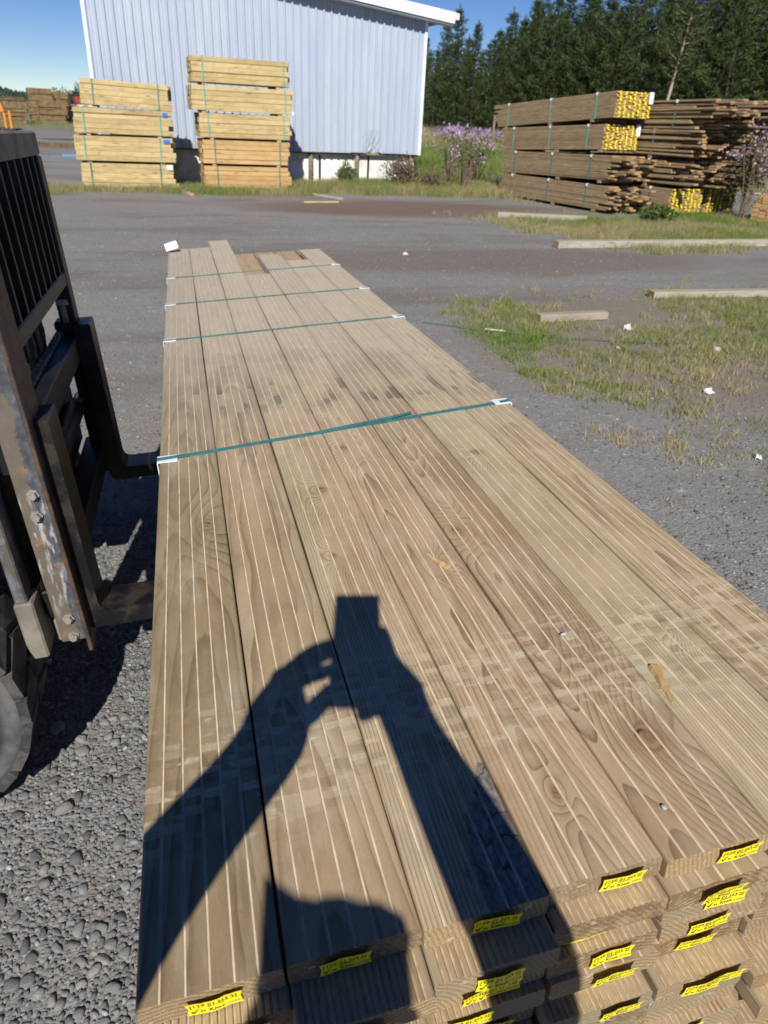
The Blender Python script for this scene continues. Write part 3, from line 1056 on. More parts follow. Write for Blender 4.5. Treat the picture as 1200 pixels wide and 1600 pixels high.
        for side in (0, 1):
            mb = MB()
            n = 26
            for k in range(n):
                q = 2 * math.pi * (k + .5 * side) / n
                dq = 2 * math.pi / n * .40
                ya, yb = (.004, wdt * .52) if side == 0 else (wdt * .48, wdt - .004)
                sk = .10 * (1 if side == 0 else -1)
                V = []
                for (rad_, grow) in ((R * .93, 1.15), (R * (1.0 + rr.uniform(-.006, .004)), .92)):
                    for (yy, off) in ((ya, 0), (yb, sk)):
                        for sgn in (-1, 1):
                            a = q + off + sgn * dq * grow
                            V.append(M @ Vector((rad_ * math.cos(a), yy, rad_ * math.sin(a))))
                mb.add(V, [(0, 1, 3, 2), (4, 6, 7, 5), (0, 4, 5, 1), (1, 5, 7, 3), (3, 7, 6, 2), (2, 6, 4, 0)])
            mb.build('tread_lugs', rubber, w)
        return w
    w0 = wheel(-.684, 1.40, .343, .24)
    wheel(-.684, 2.50, .343, .24)
    wheel(-2.6, 1.5, .28, .2)
    wheel(-2.6, 2.55, .28, .2)
    T = text_mesh('T', .05, True)
    M = inv @ Matrix.Translation((-.505, 1.397, .33)) @ Matrix.Rotation(rad(-78), 4, 'Y') @ Matrix.Rotation(rad(90), 4, 'X')
    MB().add([M @ p for p in T[0]], T[1]).build('tyre_lettering', rubber, w0)
    L = inv
    mk = lambda x0, x1, y0, y1, z0, z1, c=.02: MB().box(x0, x1, y0, y1, z0, z1, M=L, ch=c)
    mk(-2.9, -.62, 1.66, 2.48, .28, .72, .03).build('chassis', black_steel, root)
    mk(-.72, -.64, 1.64, 2.5, .30, .38, .02).build('front_axle', black_steel, root)
    mk(-2.2, -1.35, 1.66, 2.46, .722, .92, .05).build('engine_hood', body_paint, root)
    mk(-3.15, -2.2, 1.6, 2.52, .35, 1.02, .12).build('counterweight', body_paint, root)
    st = mk(-2.15, -1.7, 1.83, 2.3, .921, 1.04, .04).build('seat', rubber, root)
    mk(-2.22, -2.10, 1.83, 2.3, 1.042, 1.45, .04).build('seat_back', rubber, st)


fork_mat = simple('worn_fork', (.007, .007, .009), .42, .35, .3, 12, dirt=((.085, .066, .044), .35), dscale=11)
build_forklift()


# ------------------------------------------------------------------ photographer and phone (behind the lens; their shadow falls on the pack)
def build_person():
    rs = Vector((.9654, -.2608, 0)); fs = Vector((.2608, .9654, 0)); up = Vector((0, 0, 1))
    P = lambda a, b, c: CAM + rs * a + fs * b + up * c
    # phone: its lens is the camera
    pm = MB()
    M = Matrix(((CR.x, -CF.x, CU.x, CAM.x), (CR.y, -CF.y, CU.y, CAM.y), (CR.z, -CF.z, CU.z, CAM.z), (0, 0, 0, 1)))
    pm.box(-.061, .016, .003, .0115, -.147, .016, ch=.003)
    ph = tag(empty('phone', M), 'dark phone held up in both hands above the near end of the decking', 'phone')
    pm.build('phone_body', simple('phone_glass', (.01, .01, .012), .2, .5, .1, 10), ph)
    MB().box(-.058, .013, .0116, .0122, -.143, .012).build('screen', simple('phone_screen', (.02, .02, .025), .15, .5, .1, 10), ph)

    cloth = simple('dark_jacket', (.03, .035, .05), .9, .1, .2, 30)
    trous = simple('trousers', (.04, .04, .045), .9, .1, .2, 30)
    skin = simple('skin', (.42, .24, .17), .55, .3, .1, 40)
    hairm = simple('dark_cap', (.02, .02, .025), .9, .1, .2, 60)
    V, E, R = [], [], []

    def chain(pts, start=None):
        prev = start
        for (p, rr) in pts:
            V.append(p); R.append(rr)
            i = len(V) - 1
            if prev is not None: E.append((prev, i))
            prev = i
        return prev
    pel = chain([(P(-.02, -.52, -.72), .15)])
    tor = chain([(P(-.02, -.53, -.55), .145), (P(-.02, -.50, -.42), .15)], pel)
    nk = chain([(P(-.02, -.47, -.335), .075), (P(-.02, -.44, -.28), .052)], tor)
    hd = chain([(P(-.02, -.435, -.225), .056), (P(-.02, -.435, -.175), .060), (P(-.02, -.44, -.13), .046)], nk)
    # left arm: shoulder, elbow, wrist
    lw = chain([(P(-.15, -.47, -.37), .075), (P(-.225, -.42, -.39), .068), (P(-.27, -.28, -.385), .056), (P(-.265, -.17, -.345), .052),
                (P(-.205, -.10, -.285), .045), (P(-.150, -.06, -.235), .038), (P(-.122, -.045, -.195), .028)], tor)
    lp = chain([(P(-.112, -.035, -.165), .032), (P(-.114, -.030, -.132), .024)], lw)
    rw = chain([(P(.11, -.47, -.37), .075), (P(.19, -.42, -.39), .068), (P(.215, -.28, -.385), .056), (P(.195, -.17, -.345), .050),
                (P(.145, -.11, -.28), .045), (P(.098, -.06, -.23), .040), (P(.062, -.035, -.180), .030)], tor)
    rp = chain([(P(.044, -.022, -.140), .036), (P(.032, -.018, -.100), .026)], rw)
    for sgn in (-1, 1):
        chain([(P(-.02 + sgn * .10, -.52, -.80), .10), (P(-.02 + sgn * .11, -.50, -1.14), .065), (P(-.02 + sgn * .115, -.54, -1.36), .056),
               (P(-.02 + sgn * .12, -.55, -1.54), .042), (P(-.02 + sgn * .13, -.50, -1.585), .038), (P(-.02 + sgn * .135, -.40, -1.592), .032)], pel)
    # fingers, left: index and middle pinch the phone's edge, the thumb closes below
    Q = lambda a, sh, b: P(a, b, (sh - b) / 1.35)
    chain([(Q(-.114, -.178, -.022), .0170), (Q(-.088, -.142, -.012), .0165), (Q(-.048, -.112, -.012), .012)], lp)
    chain([(Q(-.124, -.190, -.016), .0120), (Q(-.100, -.150, -.004), .0105), (Q(-.064, -.122, -.004), .008)], lp)
    chain([(Q(-.108, -.200, -.022), .0105), (Q(-.082, -.184, -.014), .0095), (Q(-.048, -.166, -.010), .0085)], lp)
    chain([(Q(-.134, -.215, -.020), .0105), (Q(-.138, -.190, .000), .0085), (Q(-.122, -.176, .010), .0075)], lp)
    chain([(Q(-.082, -.272, -.042), .0135), (Q(-.066, -.240, -.044), .0125), (Q(-.046, -.205, -.046), .010)], lw)
    # fingers, right: four round the lower edge, thumb along the side
    chain([(P(.030, -.030, -.075), .0125), (P(.025, -.035, -.045), .011), (P(.018, -.034, -.022), .009)], rp)
    chain([(P(.020, -.004, -.112), .011), (P(-.005, .000, -.118), .010), (P(-.026, -.006, -.125), .009)], rp)
    chain([(P(.016, -.010, -.130), .011), (P(-.010, -.008, -.138), .010), (P(-.032, -.014, -.146), .009)], rp)
    chain([(P(.014, -.018, -.146), .011), (P(-.008, -.018, -.156), .010), (P(-.028, -.024, -.160), .009)], rp)
    chain([(P(.018, -.028, -.158), .0105), (P(.000, -.030, -.166), .009), (P(-.014, -.034, -.168), .008)], rp)
    me = bpy.data.meshes.new('body')
    me.from_pydata([tuple(v) for v in V], E, [])
    o = bpy.data.objects.new('body', me); COL.objects.link(o)
    o.modifiers.new('skin', 'SKIN')
    sv = me.skin_vertices[0].data
    for i, rr in enumerate(R):
        sv[i].radius = (rr * 1.17, rr * 1.17)
    sv[0].use_root = True
    ss = o.modifiers.new('sub', 'SUBSURF'); ss.levels = 2; ss.render_levels = 2
    dg = bpy.context.evaluated_depsgraph_get(); dg.update()
    m2 = bpy.data.meshes.new_from_object(o.evaluated_get(dg))
    bpy.data.objects.remove(o)
    for m in (cloth, trous, skin): m2.materials.append(m)
    idx = []
    for p in m2.polygons:
        c = p.center - CAM
        cc, a, b = c.z, c.dot(rs), c.dot(fs)
        k = 0
        if cc < -.74: k = 1
        if cc > -.30 and b < -.36 and abs(a + .02) < .11: k = 2
        if cc > -.245 and b > -.075: k = 2
        idx.append(k)
    m2.polygons.foreach_set('material_index', idx)
    m2.polygons.foreach_set('use_smooth', [True] * len(idx))
    foot = P(-.02, -.5, -1.62)
    root = tag(empty('person', Matrix.Translation(foot)), 'person in dark clothes and cap holding up a phone, casting the arm shadow', 'person')
    inv = root.matrix_world.inverted()
    m2.transform(inv)
    b = link('body', m2, root)
    # cap with short stiff brim, face
    def dome(c, rx, ry, rz, z0):
        V, F = [], []
        n, k = 20, 6
        for j in range(k + 1):
            t = z0 + (1 - z0) * j / k
            q = math.sqrt(max(0, 1 - t * t))
            for i in range(n):
                a = 2 * math.pi * i / n
                V.append(inv @ (c + rs * (rx * q * math.cos(a)) + fs * (ry * q * math.sin(a)) + up * (rz * t)))
        for j in range(k):
            for i in range(n):
                F.append((j * n + i, j * n + (i + 1) % n, (j + 1) * n + (i + 1) % n, (j + 1) * n + i))
        return V, F
    mb = MB(); mb.add(*dome(P(-.02, -.44, -.150), .078, .092, .062, .0))
    ring0 = [P(-.02 + .076 * math.cos(math.pi * q / 8), -.45 + .085 * math.sin(math.pi * q / 8), -.156) for q in range(9)]
    prof_ = ((.054, -.556), (.047, -.535), (.022, -.522), (-.006, -.524), (-.020, -.519), (-.036, -.526), (-.066, -.523), (-.104, -.502), (-.090, -.560))
    ring1 = [P(a_, -.32, (sh_ + .32) / 1.35) for a_, sh_ in prof_]
    mb.add([inv @ p for p in ring0 + ring1], [(i, i + 1, i + 10, i + 9) for i in range(8)])
    mb.build('cap', hairm, root, True)
    mb = MB()
    for sgn in (-1, 1):
        mb.add(*dome(P(-.02 + sgn * .026, -.352, -.185), .012, .006, .008, -.95))
    mb.build('eyes', simple('eye', (.5, .5, .5), .2, .5, .4, 80), root, True)
    mb = MB(); mb.add(*dome(P(-.02, -.345, -.208), .011, .018, .022, -.9)); mb.build('nose', skin, root, True)
    mb = MB(); mb.add(*dome(P(-.02, -.352, -.245), .024, .006, .006, -.9)); mb.build('mouth', simple('lips', (.35, .14, .12), .5, .3, .1, 50), root, True)
    for sgn in (-1, 1):
        mb = MB(); mb.add(*dome(P(-.02 + sgn * .076, -.43, -.2), .010, .02, .032, -.9)); mb.build('ear', skin, root, True)


build_person()


# ------------------------------------------------------------------ timber packs standing in the yard
def unit_board(name, w, h, L, mats, ch=.004):
    """plank along +Y with chamfered long edges"""
    c = ch
    P = [(0, c), (c, 0), (w - c, 0), (w, c), (w, h - c), (w - c, h), (c, h), (0, h - c)]
    V = [(u, 0, z) for u, z in P] + [(u, L, z) for u, z in P]
    F = [(k, (k + 1) % 8, (k + 1) % 8 + 8, k + 8) for k in range(8)]
    mb = MB(); mb.add(V, F, 0); mb.add(V[:8], [tuple(range(8))], 1); mb.add(V[8:], [tuple(reversed(range(8)))], 1)
    return mb.mesh(name, mats)


# pale stacks: boards lie across, 1.9 m long
pale_boards = [unit_board('pale_board', .152, .090, L, [pale_mat, end_pale], .005) for L in (1.92, 1.88, 1.84)]
fresh_boards = [unit_board('fresh_board', .152, .090, L, [orange_mat, end_pale], .005) for L in (1.92, 1.88, 1.84)]


def pale_pack(x0, x1, y, z, rz, tilt, label, fresh, seed, strap, extras=()):
    r = random.Random(seed)
    # local frame: +Y runs along the boards (world +X), +X goes away from the camera
    B = Matrix(((0, 1, 0, 0), (1, 0, 0, 0), (0, 0, 1, 0), (0, 0, 0, 1)))
    M = Matrix.Translation((x0, y, z)) @ Matrix.Rotation(rz, 4, 'Z') @ Matrix.Rotation(tilt, 4, 'Y') @ B
    root = tag(empty('timber_pack', M), label, 'timber pack', 'packs of pale pine boards before the shed')
    L = x1 - x0
    nl = 5
    bd = fresh_boards if fresh else pale_boards
    sc = L / 1.9
    for l in range(nl):
        for k in range(7):
            o = link('board', bd[r.randrange(3)], root)
            o.location = (k * .1545 + r.uniform(-.022, .004), r.uniform(-.012, .016), l * .0915)
            o.scale = (1, sc, 1)
    H = nl * .0915
    for s in strap:
        yy = s * L
        MB().box(-.028, -.024, yy - .011, yy + .011, -.002, H + .002).box(-.028, 1.09, yy - .011, yy + .011, H + .001, H + .004).build('strap', extras[0], root)
    for b in (.2, L - .3):
        MB().box(.02, 1.06, b, b + .09, -.042, -.002).build('bearer', pale_mat, root)
    for (s, zz, w, h, m) in extras[1:]:
        MB().box(-.030, -.026, s * L, s * L + w, zz, zz + h).build('cover_tag', m, root)
    return root


PX = .01297
G = strap_light
DKS = strap_mat
# stack one, bottom to top
pale_pack(-1.80, .11, 17.45, .05, .02, .0, 'bottom pack of the left pale timber stack, sitting in the grass', False, 1, (.10, .83), (DKS, (.9, .36, .12, .10, white_plastic)))
pale_pack(-1.86, .10, 17.42, .555, .02, .0, 'pale pack with blue tag, second from the ground in the left stack', False, 2, (.10, .86), (G, (.9, .36, .12, .07, blue_plastic)))
pale_pack(-1.81, .10, 17.44, 1.06, .02, .005, 'pale pack with blue tag, second from the top in the left stack', False, 3, (.10, .88), (G, (.91, .36, .10, .07, blue_plastic)))
pale_pack(-1.62, .12, 17.43, 1.575, .02, .035, 'topmost, slightly tilted pack of the left pale timber stack', False, 4, (.14, .86), (DKS,))
# stack two
pale_pack(.70, 2.60, 17.60, .05, .055, .0, 'orange tinted bottom pack of the right pale timber stack', True, 5, (.15, .87), (DKS,))
pale_pack(.69, 2.60, 17.58, .555, .055, .0, 'yellow pine pack, second from the ground in the right stack', True, 6, (.14, .88), (DKS,))
pale_pack(.66, 2.62, 17.56, 1.06, .055, .0, 'middle pack of the five in the right pale stack', False, 7, (.10, .92), (G,))
pale_pack(.54, 2.65, 17.54, 1.565, .055, .005, 'pale pack, second from the top in the right stack', False, 8, (.13, .93), (G, (1.0, .0, .04, .06, white_plastic)))
pale_pack(.58, 2.62, 17.52, 2.075, .055, .005, 'topmost pack of the tall right stack of pale boards', False, 9, (.11, .93), (G,))

# brown decking stacks, long packs pointing at the yard
A0 = Vector((7.9, 17.9, 0)); UU = Vector((.256, -.967, 0)).normalized(); VV = Vector((-UU.y, UU.x, 0))
brown_boards = [unit_board('brown_board', .138, .0385, L, [brown_mat, end_brown], .003) for L in (4.0, 4.2, 3.8)]
mini_tags = {}


def brown_pack(u0, u1, v0, zl, zr, ragged, label, seed, tags=False, straps=(.12, .5, .86), nl=12, cover=False, boards=brown_boards):
    """u0..u1 along UU (towards the yard), v0 across; zl/zr heights of the two ends"""
    r = random.Random(seed)
    o0 = A0 + UU * u0 + VV * v0
    sl = (zr - zl) / (u1 - u0)
    yv = Vector((UU.x, UU.y, sl)).normalized()
    xv = Vector((VV.x, VV.y, 0))
    zv = yv.cross(xv)
    M = Matrix(((xv.x, yv.x, zv.x, o0.x), (xv.y, yv.y, zv.y, o0.y), (xv.z, yv.z, zv.z, zl), (0, 0, 0, 1)))
    root = tag(empty('brown_pack', M), label, 'timber pack', 'packs of brown decking in the right yard')
    Lr = u1 - u0
    bh = .462 / nl
    for l in range(nl):
        lay = r.uniform(-.1, .35) * ragged
        for k in range(7):
            me = boards[r.randrange(3)]
            o = link('board', me, root)
            Lb = {0: 4.0, 1: 4.2, 2: 3.8}[boards.index(me)]
            e = r.uniform(-.02, .02) if not ragged else lay + r.choice((0, 0, .15, .35, .6, -.25)) * ragged + r.uniform(0, .12)
            s = (Lr + e + (r.uniform(-.12, .12))) / Lb
            o.scale = (1, s, bh / .0416)
            o.location = (k * .1405 + r.uniform(-.003, .003), Lr + e - Lb * s, l * bh + (r.uniform(-.006, .01) if ragged > .7 else 0))
            if ragged:
                jq = .002 if ragged < .7 else .010
                o.rotation_euler = (r.uniform(-jq, jq * .7), 0, r.uniform(-jq, jq))
    H = .462
    for s in straps:
        yy = s * Lr
        MB().box(-.010, -.006, yy - .014, yy + .014, -.005, H + .004).box(-.010, .99, yy - .014, yy + .014, H + .003, H + .006).build('strap', strap_light if cover else strap_mat, root)
        MB().box(-.016, .035, yy - .025, yy + .025, H + .0065, H + .010).box(-.018, -.0105, yy - .025, yy + .025, H - .04, H + .007).build('corner_protector', white_plastic, root)
    for b in (.35, 1.9, 3.2):
        if b < Lr: MB().box(0, .98, b, b + .09, -.055, -.003).build('bearer', brown_mat, root)
    if tags:
        mb = MB()
        for l in range(nl):
            for k in range(7):
                if r.random() < .88:
                    x = k * .1405 + .045 + r.uniform(-.02, .03); z = l * bh + .006
                    a = r.uniform(-.01, .01)
                    mb.box(x, x + .05, Lr + .03, Lr + .036, z + a, z + .028 + a)
        t = mb.build('grade_tags', tag_yellow, root); t['kind'] = 'stuff'
    if cover:
        MB().box(.88, 1.0, Lr + .040, Lr + .046, H - .20, H + .01).build('pack_label', white_plastic, root)
    return root


brown_pack(-.10, 3.35, 0, .06, .07, .55, 'bottom pack with ragged ends in the left brown stack', 31)
brown_pack(-.06, 3.35, 0, .55, .64, .55, 'brown pack with ragged ends, second from the ground, under the lower yellow tags', 32)
brown_pack(-.20, 3.12, 0, 1.03, 1.21, 0, 'brown pack ending in yellow tags, third from the ground, under the topmost', 33, True, cover=True)
brown_pack(-.55, 3.32, 0, 1.50, 1.80, 0, 'topmost brown pack ending in rows of yellow tags and white card', 34, True, cover=True)
brown_pack(.2, 4.5, 1.08, 1.58, 1.70, .9, 'topmost ragged brown pack right of the yellow tagged end', 35)
brown_pack(.2, 4.0, 1.08, 1.10, 1.15, .9, 'ragged brown pack behind the yellow tagged end, second from the top', 36)
brown_pack(.2, 4.0, 1.08, .55, .62, .8, 'ragged brown pack resting on the tagged packs among the weeds', 37)
brown_pack(.2, 4.22, 1.08, .06, .09, 0, 'ground pack with yellow tags behind the weeds, nearer the left stack', 38, True)
brown_pack(.5, 4.9, 2.16, 1.62, 1.72, 1.0, 'topmost ragged pack of the rightmost brown stack', 39)
brown_pack(.5, 4.6, 2.16, 1.10, 1.15, 1.0, 'ragged pack below the topmost of the rightmost brown stack', 40)
brown_pack(.5, 4.5, 2.16, .58, .62, .9, 'ragged pack above the shadowed ground pack of the rightmost stack', 41)
brown_pack(.5, 4.25, 2.16, .06, .09, 0, 'shadowed ground pack with yellow tags under the rightmost brown stack', 42, True)


def lone_pack():
    # pack cut by the right edge of the picture
    M = Matrix.Translation((11.5, 13.35, .06)) @ Matrix.Rotation(rad(-52), 4, 'Z')
    root = tag(empty('brown_pack', M), 'low brown pack with white corner piece cut by the right picture edge', 'timber pack', 'packs of brown decking in the right yard')
    r = random.Random(77)
    for l in range(12):
        for k in range(7):
            o = link('board', brown_boards[0], root)
            o.location = (k * .1405, r.uniform(-.02, .02), l * .0416)
    MB().box(-.010, -.006, .5, .528, 0, .504).build('strap', strap_mat, root)
    MB().box(-.05, .12, .02, .16, .502, .512).box(-.012, -.006, .02, .12, .40, .503).build('corner_protector', white_plastic, root)


lone_pack()


def plank(x0, y0, x1, y1, w, h, label, seed, mat=None, z=.004):
    L = math.hypot(x1 - x0, y1 - y0)
    a = math.atan2(y1 - y0, x1 - x0) - math.pi / 2
    M = Matrix.Translation((x0, y0, z)) @ Matrix.Rotation(a, 4, 'Z')
    me = unit_board('plank', w, h, L, [mat or grey_plank_mat, end_brown], .004)
    o = link('plank', me); o.matrix_world = M
    tag(o, label, 'plank', 'planks lying on the ground')


plank(6.02, 13.75, 7.7, 13.35, .14, .10, 'grey squared timber on the ground by the brown stacks', 1)
plank(5.50, 10.28, 10.4, 10.62, .15, .10, 'long weathered plank lying across the grass in front of the brown stacks', 2)
plank(3.24, 6.12, 3.98, 6.18, .10, .07, 'short grey offcut lying on the gravel beside the grass', 3)
plank(5.02, 7.02, 7.4, 7.0, .13, .07, 'weathered plank at the right edge of the grass patch', 4)
plank(2.55, 15.6, 3.3, 15.75, .05, .03, 'thin pale batten on the earth in front of the white shed base', 5, pale_mat)
plank(2.62, 17.9, 3.55, 16.2, .07, .05, 'leaning grey batten in the grass beside the right pale stack', 6)
plank(.25, 17.1, .42, 16.5, .09, .05, 'short grey block in the grass between the pale stacks', 7)


# scraps: white plastic corner pieces and bits of strap
def scrap(x, y, rz, s, label):
    M = Matrix.Translation((x, y, .006)) @ Matrix.Rotation(rz, 4, 'Z')
    mb = MB(); mb.box(-.035 * s, .035 * s, -.02 * s, .02 * s, .006, .010, M=Matrix.Rotation(.25, 4, 'X'), ch=.001)
    mb.box(-.035 * s, .035 * s, .016 * s, .020 * s, -.004, .03 * s, ch=.001)
    o = mb.build('plastic_scrap', white_plastic); o.matrix_world = M
    tag(o, label, 'scrap', 'white plastic scraps on the ground')


scrap(4.0, 5.72, .4, 1.3, 'white plastic scrap in the grass below the short offcut')
scrap(3.55, 5.16, 1.2, .9, 'small white scrap at the near edge of the grass')
scrap(3.62, 4.05, .2, 1.0, 'bent white scrap on the bare ground under the grass patch')
scrap(4.42, 5.02, 2.0, .9, 'white scrap at the right of the grass patch')
scrap(3.18, 3.02, .9, .8, 'white scrap by the small dry tuft at the right edge')
scrap(2.99, 9.6, .5, .9, 'tiny white scrap on the dark gravel far from the pack')


def ground_strap():
    pts = [(2.14, 6.13), (2.35, 5.98), (2.55, 5.80), (2.80, 5.66), (3.1, 5.52), (3.35, 5.45), (3.7, 5.30), (4.1, 5.22)]
    V, F = [], []
    for i, p in enumerate(pts):
        q = Vector(pts[min(i + 1, len(pts) - 1)]) - Vector(pts[max(0, i - 1)])
        n = Vector((-q.y, q.x)).normalized() * .008
        z = .012 + .012 * math.sin(i * 1.7) ** 2
        for s in (-1, 1):
            V.append((p[0] + s * n.x, p[1] + s * n.y, z)); V.append((p[0] + s * n.x, p[1] + s * n.y, z + .001))
    for i in range(len(pts) - 1):
        a = i * 4
        F += [(a + 1, a + 3, a + 7, a + 5), (a, a + 4, a + 6, a + 2), (a, a + 1, a + 5, a + 4), (a + 2, a + 6, a + 7, a + 3)]
    o = tag(empty('loose_strap', Matrix.Identity(4)), 'loose green strap lying across gravel and grass right of the pack', 'strap')
    MB().add(V, F).build('tape', strap_mat, o)
    MB().box(-.09, .09, -.011, .011, 0, .004, M=Matrix.Translation((2.68, 5.73, .03)) @ Matrix.Rotation(-.5, 4, 'Z')).build('white_sleeve', white_plastic, o)


ground_strap()


# ------------------------------------------------------------------ loose stones
def ico(sub):
    bm = bmesh.new(); bmesh.ops.create_icosphere(bm, subdivisions=sub, radius=1.0)
    V = np.array([v.co[:] for v in bm.verts]); F = np.array([[v.index for v in f.verts] for f in bm.faces]); bm.free()
    return V, F


ICO1, ICO2 = ico(1), ico(2)


def stones(name, pos, rad_, base, seed, flat=(.32, .66), label=None, bury=.42):
    r = np.random.default_rng(seed)
    V0, F0 = base
    n, k = len(pos), len(V0)
    sc = np.stack([rad_ * r.uniform(.75, 1.35, n), rad_ * r.uniform(.65, 1.0, n), rad_ * r.uniform(flat[0], flat[1], n)], 1)
    a = r.uniform(0, 2 * np.pi, n); tl = r.normal(0, .28, n)
    P = V0[None] * (1 + r.normal(0, .13 if k < 20 else .035, (n, k, 1)))
    # squarish profile
    lob = np.sin(P @ np.array([[2.3], [1.7], [1.1]]) + r.uniform(0, 6.28, (n, 1, 1))) * .15 + np.sin(P @ np.array([[-1.9], [3.1], [2.2]]) + r.uniform(0, 6.28, (n, 1, 1))) * .11
    P = np.sign(P) * np.abs(P) ** .78 * (1 + lob)
    P = P * sc[:, None, :]
    y = P[..., 1] * np.cos(tl)[:, None] - P[..., 2] * np.sin(tl)[:, None]
    z = P[..., 1] * np.sin(tl)[:, None] + P[..., 2] * np.cos(tl)[:, None]
    x = P[..., 0]
    X = x * np.cos(a)[:, None] - y * np.sin(a)[:, None]; Y = x * np.sin(a)[:, None] + y * np.cos(a)[:, None]
    W = np.stack([X + pos[:, 0:1], Y + pos[:, 1:2], z + (sc[:, 2] * (1 - bury * 2))[:, None] + pos[:, 2:3]], 2).reshape(-1, 3)
    F = (F0[None] + (np.arange(n) * k)[:, None, None]).reshape(-1, 3)
    g = r.uniform(.10, .25, n) * np.where(r.random(n) < .07, 1.6, 1)
    warm = r.normal(0, .025, n) + np.where(r.random(n) < .06, .09, 0)
    c = np.stack([g * (1 + warm), g, g * (1 - warm)], 1)
    C = np.repeat(c, k, 0)
    return W, F, C


def build_gravel():
    r = np.random.default_rng(12)

    def spots(n, x0, x1, y0, y1, z=0.0):
        return np.stack([r.uniform(x0, x1, n), r.uniform(y0, y1, n), np.full(n, z)], 1)

    def sift(P, R, lim):
        # keep stones that do not sit inside one another
        keep, grid = [], {}
        cs = lim
        for i in np.argsort(-R):
            gx, gy = int(P[i, 0] // cs), int(P[i, 1] // cs)
            ok = True
            for dx in (-1, 0, 1):
                for dy in (-1, 0, 1):
                    for j in grid.get((gx + dx, gy + dy), ()):
                        if (P[i, 0] - P[j, 0]) ** 2 + (P[i, 1] - P[j, 1]) ** 2 < (.66 * (R[i] + R[j])) ** 2: ok = False; break
                    if not ok: break
                if not ok: break
            if ok:
                keep.append(i); grid.setdefault((gx, gy), []).append(i)
        return np.array(keep)
    box = (-1.25, .12, .55, 3.0)
    P = spots(30000, *box); R = .0030 + .0055 * r.random(30000) ** 2
    big = spots(5200, *box); Rb = .0055 + .011 * r.random(5200) ** 3.2
    huge = spots(26, *box); Rh = r.uniform(.018, .034, 26)
    allP = np.concatenate([huge, big, P]); allR = np.concatenate([Rh, Rb, R])
    kp = sift(allP, allR, .075)
    allP, allR = allP[kp], allR[kp]
    m = allR > .0085
    Wa, Fa, Ca = stones('a', allP[m], allR[m], ICO2, 1)
    o = link('coarse_gravel', np_mesh('coarse_gravel', Wa, Fa, stone_mat, True, Ca))
    tag(o, 'coarse grey river gravel on the ground beside the tyre', 'gravel', kind='stuff')
    Wb, Fb, Cb = stones('b', allP[~m], allR[~m], ICO1, 2)
    o = link('fine_gravel', np_mesh('fine_gravel', Wb, Fb, stone_mat, False, Cb))
    tag(o, 'fine grey pebbles between the larger stones by the pack', 'gravel', kind='stuff')
    # thinner scatter over the yard
    n = 34000
    t = r.random(n) ** 1.9
    Pf = np.stack([r.uniform(-2.6, 7, n) * (.45 + .55 * t) + .6, 1.9 + 11 * t, np.zeros(n)], 1)
    Rf = .0035 + .010 * r.random(n) ** 3.5
    Wc, Fc, Cc = stones('c', Pf, Rf, ICO1, 3)
    o = link('scattered_stones', np_mesh('scattered_stones', Wc, Fc, stone_mat, False, Cc))
    tag(o, 'small loose stones scattered over the yard around the pack', 'gravel', kind='stuff')


build_gravel()


def chip(u, v, s, label, seed, name='pebble'):
    p = PACK @ Vector((u, v, .0))
    W, F, C = stones('p', np.array([[0., 0., 0.]]), np.array([s]), ICO2, seed, bury=0.0)
    C[:] = (.42, .42, .43)
    o = link(name, np_mesh(name, W, F, stone_mat, True, C)); o.location = p
    tag(o, label, 'pebble')


chip(.637, .782, .0042, 'light grey pebble lying on the decking near the right edge', 4)
chip(.60, .455, .0035, 'tiny white pebble on the fifth board near its end', 5)


def splinter(u, v, L, w, rz, label, seed):
    r = random.Random(seed)
    V, F = [], []
    n = 7
    for i in range(n + 1):
        t = i / n
        ww = w * (1 - .75 * t) * r.uniform(.75, 1.15); h = .0045 * (1 - .7 * t) * r.uniform(.7, 1.3)
        y = L * (t - .5) + r.uniform(-.002, .002)
        V += [(-ww / 2, y, .0006), (ww / 2, y, .0006), (ww * .3, y, .0006 + h), (-ww * .35, y, .0006 + h * .8)]
    for i in range(n):
        for k in range(4):
            a, b = i * 4 + k, i * 4 + (k + 1) % 4
            F.append((a, b, b + 4, a + 4))
    F += [(0, 1, 2, 3), (n * 4 + 3, n * 4 + 2, n * 4 + 1, n * 4)]
    o = MB().add(V, F).build('wood_splinter', orange_mat)
    o.matrix_world = PACK @ Matrix.Translation((u, v, 0)) @ Matrix.Rotation(rz, 4, 'Z')
    tag(o, label, 'splinter')


splinter(.722, .640, .075, .022, 2.9, 'pale torn wood splinter at the edge between two right boards', 3)
splinter(.515, 1.045, .06, .014, .35, 'small pale splinter lifted beside the knot on the fourth board', 4)


# ------------------------------------------------------------------ grass
def fbm(x, y, seed):
    r = np.random.default_rng(seed); o = np.zeros_like(x); a = 1.0; s = 0.0
    f = .9
    for _ in range(5):
        p = r.uniform(0, 6.28, 4); d = r.uniform(0, 3.14)
        o += a * 1.35 * (np.sin(f * (x * math.cos(d) + y * math.sin(d)) + p[0]) + np.sin(f * (y * math.cos(d) - x * math.sin(d)) * 1.3 + p[1])) * .5
        s += a; a *= .65; f *= 1.9
    return o / s


